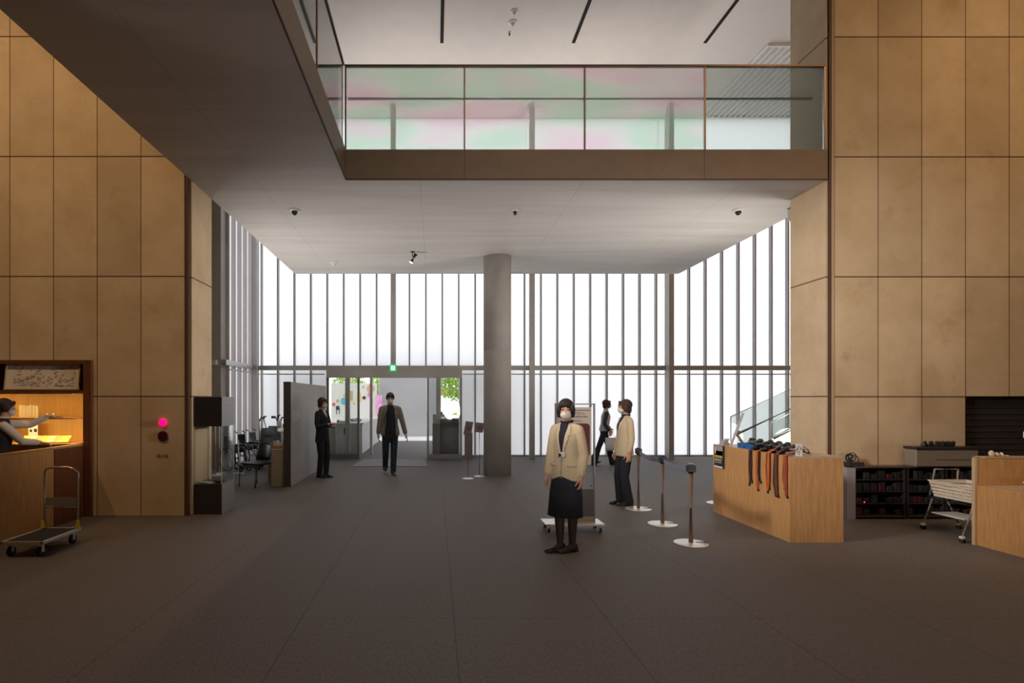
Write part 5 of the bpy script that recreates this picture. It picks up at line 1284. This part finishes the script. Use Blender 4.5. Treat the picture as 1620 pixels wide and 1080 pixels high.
def person(label, loc, rz, H=1.60, male=False, head_yaw=0, head_pitch=0, wrists=None, elbows_hint=None, ankles=None, knee_hint=(0,-1,.1), top=None, top_m=None, sleeve_m=None, hem=.46, bottom=None, bottom_m=None, legs_m=None,
           hair='bob', hair_m=None, lean=(0,0), shoes=True, foot_yaw=(0,0), foot_z=(0,0), foot_pitch=(0,0), hand_dirs=None, curls=(.45,.45), cuff=.012, skirt_hem=.25, glow=None, flare=0, hips_x=0, neck_m=None, vx=.0055):
    t = thing('person', label, 'person', loc, rz)
    k = H/1.62; bw = 1.0 if not male else 1.10
    lx, ly = lean
    hip_z = .50*H; sh_z = .800*H; neck_z = .845*H
    sh_w = (.140 if not male else .172)*k
    pel = Vector((hips_x, 0, .53*H)); chest = Vector((lx*.7+hips_x*.3, ly*.7, .73*H)); nk = Vector((lx, ly, neck_z)); hd = Vector((lx*1.05, ly*1.05-.012, .925*H))
    sh = [Vector((lx*.9+s*sh_w, ly*.9+.01, sh_z)) for s in (-1, 1)]
    hp = [Vector((hips_x+s*.085*k, 0, hip_z)) for s in (-1, 1)]
    ankles = ankles or [(-.08,0,.075),(.08,0,.075)]
    an = [Vector(a) for a in ankles]; kn = [ik(hp[i], an[i], .229*H, .225*H, knee_hint) for i in (0,1)]
    wrists = wrists or [(-.22,-.02,.485*H),(.22,-.02,.485*H)]
    wr = [Vector(a) for a in wrists]; eh = elbows_hint or [(-.5,.6,-.2),(.5,.6,-.2)]
    el = [ik(sh[i], wr[i], .172*H, .143*H, eh[i]) for i in (0,1)]
    hand_dirs = hand_dirs or [None, None]
    # ---- body
    bm = B()
    hz = hd.z; hx, hy = hd.x, hd.y
    Rh = Euler((head_pitch, 0, head_yaw)).to_matrix()
    def hp_(x, y, z): return hd + Rh @ Vector((x, y, z))
    hs = k*.98
    ell(bm, hp_(0,.012,.022*hs), (.071*hs,.090*hs,.088*hs), Rh, 24, 18)          # skull
    ell(bm, hp_(0,-.030*hs,-.038*hs), (.056*hs,.058*hs,.066*hs), Rh, 20, 14)     # jaw
    ell(bm, hp_(0,-.058*hs,-.082*hs), (.026*hs,.022*hs,.020*hs), Rh, 12, 10)     # chin
    ell(bm, hp_(0,-.090*hs,-.022*hs), (.0115*hs,.019*hs,.024*hs), Rh, 12, 10)    # nose
    for s in (-1,1):
        ell(bm, hp_(s*.074*hs,.006,-.012*hs), (.009*hs,.018*hs,.030*hs), Rh, 12, 10)
        ell(bm, hp_(s*.034*hs,-.066*hs,-.022*hs), (.024*hs,.018*hs,.020*hs), Rh, 12, 10)
    limb(bm, [nk-Vector((0,-.01,.03)), hd+Vector((0,.018,-.05*hs))], [.054*k*bw, .048*k*bw], 16)
    loft(bm, [(pel+Vector((0,0,-.06*k)), .135*k,.085*k),(pel+Vector((0,0,.02)), .145*k,.095*k),(pel.lerp(chest,.55), .115*k*bw,.08*k),(chest+Vector((0,0,.0)), .135*k*bw,.095*k),(chest+Vector((0,0,.08*k)), .12*k*bw,.08*k),(nk-Vector((0,-.01,.01)), .05*k,.05*k)], 24)
    for i in (0,1):
        s = (-1,1)[i]
        limb(bm, [sh[i], el[i], wr[i]], [.046*k*bw,.036*k*bw,.025*k*bw])
        d = hand_dirs[i] or (wr[i]-el[i]).normalized()*1.0+Vector((0,0,-.25))
        hand(bm, wr[i], d, (-s,.1,0) if abs(Vector(d).normalized().z) > .5 else (0,0,-1), (0,-1,0) if abs(Vector(d).normalized().z) > .5 else (-s*.8,-.3,0), .98*k*(1.06 if male else .97), curls[i])
        limb(bm, [hp[i], kn[i], kn[i].lerp(an[i],.3)+Vector((0,.015,0)), an[i]], [.075*k,.050*k,.048*k,.031*k])
        fy = foot_yaw[i]; fd = Vector((math.sin(fy), -math.cos(fy), 0))
        limb(bm, [an[i]+Vector((0,0,-.02)), an[i]+fd*.06+Vector((0,0,-.045)), an[i]+fd*.12+Vector((0,0,-.055))], [.032,.024,.016])
    body = fuse(bm, 'body', SKIN, t, vx, 4)
    # ---- face
    for s in (-1,1):
        bm = B(); ell(bm, hp_(s*.030*hs,-.0795*hs,.006*hs), (.0125*hs,.006*hs,.0052*hs), Rh, 12, 8); obj('eye', bm, EYEM, t, True)
        bm = B(); tube(bm, [hp_(s*.014*hs,-.0855*hs,.024*hs), hp_(s*.030*hs,-.083*hs,.029*hs), hp_(s*.046*hs,-.073*hs,.025*hs)], .0028*hs, 6); obj('eyebrow', bm, BROW, t)
    bm = B()
    ell(bm, hp_(0,-.050*hs,-.048*hs), (.058*hs,.052*hs,.050*hs), Rh, 24, 16); ell(bm, hp_(0,-.082*hs,-.038*hs), (.030*hs,.026*hs,.032*hs), Rh, 16, 12)
    mk = fuse(bm, 'face_mask', MASKM, t, .005, 3)
    for s in (-1,1):
        bm = B(); tube(bm, [hp_(s*.052*hs,-.055*hs,-.025*hs), hp_(s*.074*hs,-.012*hs,-.005*hs), hp_(s*.080*hs,.012,-.012*hs), hp_(s*.074*hs,-.004*hs,-.038*hs), hp_(s*.052*hs,-.05*hs,-.062*hs)], .0015, 5); obj('ear_loop', bm, MASKM, mk)
    # ---- hair
    bm = B()
    ell(bm, hp_(0,.026*hs,.034*hs), (.086*hs,.098*hs,.092*hs), Rh, 24, 18)
    fr = Vector((0,0,0))
    for a in range(-3,4):
        ell(bm, hp_(a*.019*hs,(-.072+.0035*a*a)*hs,(.066-.004*abs(a+1))*hs), (.018*hs,.020*hs,(.026+.004*((a*7)%3))*hs), Rh, 12, 10)
    if hair == 'bob':
        for s in (-1,1):
            ell(bm, hp_(s*.074*hs,-.002*hs,-.012*hs), (.026*hs,.046*hs,.074*hs), Rh, 14, 12); ell(bm, hp_(s*.069*hs,-.046*hs,.022*hs), (.019*hs,.026*hs,.052*hs), Rh, 14, 12)
        ell(bm, hp_(0,.058*hs,-.036*hs), (.080*hs,.052*hs,.082*hs), Rh, 18, 14)
    elif hair == 'short':
        for s in (-1,1): ell(bm, hp_(s*.070*hs,.006*hs,.020*hs), (.018*hs,.040*hs,.040*hs), Rh, 14, 12); ell(bm, hp_(s*.055*hs,-.05*hs,.062*hs), (.024*hs,.03*hs,.030*hs), Rh, 14, 12)
        ell(bm, hp_(0,.058*hs,-.012*hs), (.066*hs,.045*hs,.062*hs), Rh, 18, 14)
    elif hair == 'bun':
        for s in (-1,1): ell(bm, hp_(s*.068*hs,.010*hs,.005*hs), (.018*hs,.045*hs,.060*hs), Rh, 14, 12)
        ell(bm, hp_(0,.060*hs,-.005*hs), (.068*hs,.045*hs,.068*hs), Rh, 18, 14); ell(bm, hp_(0,.085*hs,-.055*hs), (.05*hs,.038*hs,.045*hs), Rh, 14, 12)
    fuse(bm, 'hair', hair_m or HAIR, t, .0055, 2)
    res = dict(t=t, body=body, el=el, wr=wr, sh=sh, kn=kn, an=an, hd=hd, chest=chest, pel=pel, nk=nk, k=k, hp_=hp_)
    # ---- trousers, skirt, stockings
    if bottom == 'trousers':
        bm = B(); loft(bm, [(pel+Vector((0,0,-.11*k)), .10*k,.09*k),(pel+Vector((0,0,-.07*k)), .148*k,.100*k),(pel+Vector((0,0,.0)), .146*k,.100*k),(pel+Vector((0,0,.09*k)), .125*k,.088*k)], 28)
        for i in (0,1):
            a = an[i]+Vector((0,0,-.035)); limb(bm, [hp[i]+Vector((0,0,.01)), kn[i], kn[i].lerp(a,.5), a], [.084*k,.066*k,.060*k+flare*.4,.054*k+flare])
        res['bottom'] = fuse(bm, 'trousers', bottom_m, t, .009, 5)
    elif bottom == 'skirt':
        zh = skirt_hem*H; c = (kn[0]+kn[1])/2
        bm = B(); n = 40; rs = []
        L_ = [(.09, .125,.098), (.0,.150,.112), (-.07,.160,.118), (-.16,.168,.125), (-.25,.178,.135), ((zh-pel.z)/k, .186+flare, .150+flare)]
        for dz, rx, ry in L_:
            f = min(1, max(0, -dz*k/(pel.z-zh))); c0 = pel.lerp(Vector((c.x, c.y, zh)), f); 
            rs.append([bm.verts.new((c0.x+math.cos(a)*rx*k*(1+.035*f*math.sin(a*9)), c0.y+math.sin(a)*ry*k*(1+.035*f*math.cos(a*8)), pel.z+dz*k)) for a in [2*PI*q/n for q in range(n)]])
        for A, C in zip(rs, rs[1:]):
            for j in range(n): bm.faces.new((A[j],C[j],C[(j+1)%n],A[(j+1)%n])).smooth = True
        bm.faces.new(rs[0]); bm.faces.new(rs[-1][::-1])
        res['bottom'] = obj('skirt', bm, bottom_m, t)
    if legs_m:
        for i in (0,1):
            bm = B(); fy = foot_yaw[i]; fd = Vector((math.sin(fy), -math.cos(fy), 0))
            limb(bm, [hp[i].lerp(kn[i],.4), kn[i], kn[i].lerp(an[i],.3)+Vector((0,.016,0)), an[i]], [.068*k,.054*k,.053*k,.035*k])
            limb(bm, [an[i]+Vector((0,0,-.02)), an[i]+fd*.06+Vector((0,0,-.042)), an[i]+fd*.12+Vector((0,0,-.052))], [.035,.027,.019]); fuse(bm, 'stocking', legs_m, t, .007, 4)
    # ---- top
    if top:
        zh = hem*H; bm = B(); fl = .012 if top == 'jacket' else .0
        loft(bm, [(Vector((hips_x,0,zh)), (.162+fl+flare*.2)*k*bw,.122*k),(Vector((hips_x,0,zh+.06)), (.158+fl)*k*bw,.120*k),(pel.lerp(chest,.5), .138*k*bw,.105*k),(chest, .145*k*bw,.114*k),(chest+Vector((0,0,.06*k)), .136*k*bw,.102*k),(Vector((lx*.9,ly*.9+.01,sh_z+.005)), .118*k*bw,.072*k),(nk+Vector((0,.012,-.012)), .062*k*bw,.060*k),(nk+Vector((0,.016,.008)), .056*k*bw,.056*k)], 32)
        if sleeve_m is None:
            for i in (0,1):
                d = (wr[i]-el[i]).normalized(); limb(bm, [sh[i]+Vector((0,0,-.012)), sh[i].lerp(el[i],.5), el[i], wr[i]-d*.035], [.052*k*bw,.051*k*bw,.047*k*bw,.041*k*bw])
            for i in (0,1): limb(bm, [nk+Vector(((-1,1)[i]*.03,.012,-.035)), sh[i]+Vector((0,0,.0))], [.040*k,.047*k*bw])
        else:
            for i in (0,1): limb(bm, [nk+Vector(((-1,1)[i]*.03,.012,-.035)), sh[i]+Vector(((1,-1)[i]*.03,0,-.01))], [.040*k,.044*k*bw])
        res['top'] = fuse(bm, {'jacket':'jacket','vest':'waistcoat','shirt':'shirt'}[top], top_m, t, .0075, 5)
        if sleeve_m is not None:
            for i in (0,1):
                bm = B(); d = (wr[i]-el[i]).normalized(); limb(bm, [sh[i]+Vector((0,0,-.012)), sh[i].lerp(el[i],.5), el[i], wr[i]-d*.04], [.056*k*bw,.053*k*bw,.047*k*bw,.038*k*bw]); fuse(bm, 'sleeve', sleeve_m, t, .007, 5)
    if shoes:
        for i in (0,1): shoe(t, an[i]+Vector((0,.02,0))*0, foot_yaw[i], foot_z[i], foot_pitch[i], low=(bottom == 'skirt'))
    return res
# ---- attendant in cream jacket (main figure)
g = G(890, 871)
A = person('attendant in cream jacket, dark skirt and white mask standing before the wheeled sign', (X_(896,5.52), 5.52, 0), math.radians(-40), H=1.565, head_yaw=math.radians(24), head_pitch=.04,
    wrists=[(-.182,-.075,.765),(.172,-.02,.77)], elbows_hint=[(-.6,.6,0),(.5,.8,0)], hand_dirs=[(-.05,-.12,-1),(.02,-.10,-1)], curls=(.55,.6),
    top='jacket', top_m=CREAM, hem=.465, bottom='skirt', bottom_m=NAVY, legs_m=STOCK, hair='bob', skirt_hem=.235, ankles=[(-.055,-.03,.075),(.05,.03,.075)], foot_yaw=(math.radians(-25),math.radians(-28)), vx=.005)
j = A['top']; z0 = A['nk'].z; tA = A['t']
patch(tA, j, [(-.045,z0-.005),(.045,z0-.005),(.032,z0-.13),(-.002,z0-.34),(-.030,z0-.13)], NAVY, 'blouse', .002)
bm = B(); tube(bm, [A['nk']+Vector((.056*math.cos(a), .012+.056*math.sin(a), .008+.006*math.sin(a))) for a in [2*PI*q/20 for q in range(20)]], .012, 8, closed=True); obj('blouse_collar', bm, NAVY, tA)
CREAM2 = mat('cream_lapel', (.66,.55,.39), .85)
for s in (-1,1):
    patch(tA, j, [(s*.046,z0-.01),(s*.078,z0-.05),(s*.082,z0-.13),(s*.060,z0-.135),(s*.072,z0-.155),(s*.004,z0-.36),(s*.000,z0-.35),(s*.034,z0-.14)], CREAM2, 'lapel', .004, th=.005)
patch(tA, j, [(-.004,z0-.36),(.002,z0-.36),(.004,.75),(-.003,.75)], mat('jacket_seam', (.30,.23,.15), .9), 'front_edge', .001, th=.002)
for zz in (z0-.39, z0-.50):
    patch(tA, j, [(-.006,zz),(.006,zz),(.006,zz+.012),(-.006,zz+.012)], mat('horn_button', (.4,.3,.2), .4), 'button', .004, th=.005, step=.05)
for s in (-1,1):
    patch(tA, j, [(s*.06,.90),(s*.135,.90),(s*.135,.875),(s*.06,.875)], CREAM2, 'pocket_flap', .003, th=.004)
patch(tA, j, [(-.035,z0-.30),(.040,z0-.30),(.040,z0-.355),(-.035,z0-.355)], mat('badge_clear', (.62,.58,.54), .2), 'name_badge', .012, th=.003)
patch(tA, j, [(-.028,z0-.312),(.0,z0-.312),(.0,z0-.345),(-.028,z0-.345)], M['black'], 'badge_photo', .017, th=.001)
for s in (-1,1):
    patch(tA, j, [(s*.040,z0-.02),(s*.044,z0-.02),(s*.008,z0-.30),(s*.004,z0-.30)], M['black'], 'lanyard', .008, th=.002)
for q in range(2):
    p_ = A['wr'][1] + Vector((.030,-.012,.05+.022*q)); bm = B(); ell(bm, p_, (.006,.006,.006)); obj('cuff_button', bm, bpy.data.materials['horn_button'], tA)
# ---- attendant in trousers
Bp = person('attendant in cream jacket and dark trousers standing in profile by the belt posts', (X_(988,7.95), 7.95, 0), math.radians(-84), H=1.56, head_yaw=math.radians(-4),
    wrists=[(-.185,-.05,.765),(.185,-.02,.765)], elbows_hint=[(-.4,.8,0),(.4,.8,0)], hand_dirs=[(0,-.1,-1),(0,-.05,-1)], curls=(.6,.5),
    top='jacket', top_m=CREAM, hem=.462, bottom='trousers', bottom_m=NAVY, hair='bob', hair_m=HAIR2, ankles=[(-.07,-.02,.08),(.07,.03,.08)], foot_yaw=(.05,-.05), flare=.022, lean=(0,.01))
jb = Bp['top']; z0 = Bp['nk'].z
patch(Bp['t'], jb, [(-.045,z0-.005),(.045,z0-.005),(.03,z0-.13),(0,z0-.28),(-.03,z0-.13)], NAVY, 'blouse', .002)
for s in (-1,1): patch(Bp['t'], jb, [(s*.046,z0-.01),(s*.078,z0-.05),(s*.08,z0-.14),(s*.004,z0-.31),(s*.0,z0-.29),(s*.034,z0-.14)], CREAM2, 'lapel', .004, th=.005)
bm = B(); tube(bm, [Bp['nk']+Vector((.056*math.cos(a), .012+.056*math.sin(a), .008)) for a in [2*PI*q/20 for q in range(20)]], .012, 8, closed=True); obj('blouse_collar', bm, NAVY, Bp['t'])
# ---- walking visitor with white bag
Cp = person('visitor in off-white waistcoat and dark wide trousers walking with a white bag', (X_(957,12.7), 12.75, 0), math.radians(80), H=1.55, head_yaw=math.radians(8),
    wrists=[(-.19,-.10,.80),(.19,-.16,.86)], elbows_hint=[(-.3,.9,0),(.3,.9,0)], hand_dirs=[(0,-.15,-1),(0,-.3,-1)], curls=(1.0,.8),
    top='vest', top_m=VESTW, sleeve_m=BLUES, hem=.52, bottom='trousers', bottom_m=NAVY, hair='bob', hair_m=HAIR2, ankles=[(-.07,.26,.10),(.07,-.22,.08)], foot_yaw=(0,0), foot_pitch=(-.25,0), foot_z=(.02,0), flare=.045, lean=(0,-.05))
t = thing('tote_bag', 'white carrier bag held by the walking visitor', 'bag', (Cp['t'].location.x, Cp['t'].location.y, 0), Cp['t'].rotation_euler.z)
hx_, hy_, hz_ = Cp['wr'][0]; bm = B()
loft(bm, [((hx_-.02,hy_-.05,.36),.05,.13),((hx_-.02,hy_-.05,.42),.06,.15),((hx_-.02,hy_-.05,.66),.045,.155)], 20, expo=.5); obj('body', bm, M['paper'], t)
bm = B()
for s in (-1,1): tube(bm, [(hx_-.02+s*.03,hy_-.13,.66),(hx_-.01,hy_-.07,.73),(hx_-.01,hy_-.01,.73),(hx_-.02+s*.03,hy_+.04,.66)], .005, 6)
obj('handle', bm, M['paper'], t)
# ---- attendant in black by the partition
Dp = person('attendant in long black jacket with hands raised beside the grey partition', (X_(510,10.75), 10.75, 0), math.radians(62), H=1.60, head_yaw=math.radians(-6),
    wrists=[(-.06,-.20,1.06),(.10,-.21,1.02)], elbows_hint=[(-.5,.5,-.7),(.5,.5,-.7)], hand_dirs=[(.5,-.5,.25),(-.6,-.4,.15)], curls=(.6,.6),
    top='jacket', top_m=BLACKC, hem=.44, bottom='trousers', bottom_m=BLACKC, hair='bob', hair_m=HAIR2, ankles=[(-.06,.03,.08),(.06,-.04,.08)], foot_yaw=(.1,-.1))
jb = Dp['top']; z0 = Dp['nk'].z
patch(Dp['t'], jb, [(-.045,z0-.0),(.045,z0-.0),(.03,z0-.09),(0,z0-.17),(-.03,z0-.09)], SHIRTW, 'blouse', .002)
bm = B(); tube(bm, [Dp['nk']+Vector((.056*math.cos(a), .012+.056*math.sin(a), .010)) for a in [2*PI*q/20 for q in range(20)]], .011, 8, closed=True); obj('blouse_collar', bm, SHIRTW, Dp['t'])
# ---- man walking in
Ep = person('man in open khaki jacket, dark shirt and jeans walking in over the mat', (X_(617,11.2), 11.25, 0), math.radians(6), H=1.70, male=True, head_yaw=math.radians(-4), head_pitch=.12,
    wrists=[(-.25,.04,.83),(.32,-.06,.83)], elbows_hint=[(-.8,.5,0),(.8,.3,.2)], hand_dirs=[(-.02,-.15,-1),(.30,-.2,-.9)], curls=(.5,.3),
    top='jacket', top_m=KHAKI, hem=.475, bottom='trousers', bottom_m=DENIM, hair='short', ankles=[(-.10,.16,.14),(.06,-.14,.085)], foot_z=(.045,0), foot_pitch=(-.35,.0), foot_yaw=(-.1,.1), knee_hint=(0,-1,0))
je = Ep['top']; z0 = Ep['nk'].z; tE = Ep['t']
TEE = mat('black_tee', (.012,.013,.02), .85)
patch(tE, je, [(-.055,z0+.0),(.055,z0+.0),(.085,z0-.08),(.115,z0-.34),(.115,.815),(-.10,.815),(-.085,z0-.34),(-.070,z0-.08)], TEE, 't_shirt', .006, th=.004)
for s in (-1,1): patch(tE, je, [(s*.05,z0-.0),(s*.105,z0-.035),(s*.125,z0-.10),(s*.085,z0-.07)], mat('khaki_collar'+str(s), (.34,.30,.25), .85), 'collar', .010, th=.006)
t = thing('shoulder_bag', 'black small bag worn in front of the man in khaki', 'bag', Ep['t'].location, Ep['t'].rotation_euler.z)
bm = B(); box(bm, -.11, .07, -.205, -.155, .76, .93, bev=.015); obj('body', bm, M['black_rough'], t)
bm = B(); box(bm, -.10, .06, -.212, -.205, .86, .925, bev=.003); obj('flap', bm, TEE, t)
bm = B(); tube(bm, [(-.10,-.16,.92),(-.13,-.14,1.1),(-.06,-.13,1.33),(.0,-.06,1.46)], .010, 8); obj('strap', bm, M['black'], t)
# ---- clerk in the shop
Fp = person('shop clerk in black waistcoat and white shirt reaching toward the lit shelves', (-5.24, 6.45, 0), math.radians(130), H=1.57, head_yaw=math.radians(4), head_pitch=.08,
    wrists=[(-.02,-.40,1.02),(.10,-.50,1.34)], elbows_hint=[(-.7,.3,-.6),(.6,.2,-.8)], hand_dirs=[(.05,-1,-.15),(.1,-1,.05)], curls=(.5,.3),
    top='vest', top_m=BLACKC, sleeve_m=SHIRTW, hem=.50, bottom='trousers', bottom_m=BLACKC, hair='bun', hair_m=HAIR, lean=(0,-.06))
bm = B(); tube(bm, [Fp['nk']+Vector((.058*math.cos(a), .012+.058*math.sin(a), .010)) for a in [2*PI*q/20 for q in range(20)]], .013, 8, closed=True); obj('shirt_collar', bm, SHIRTW, Fp['t'])
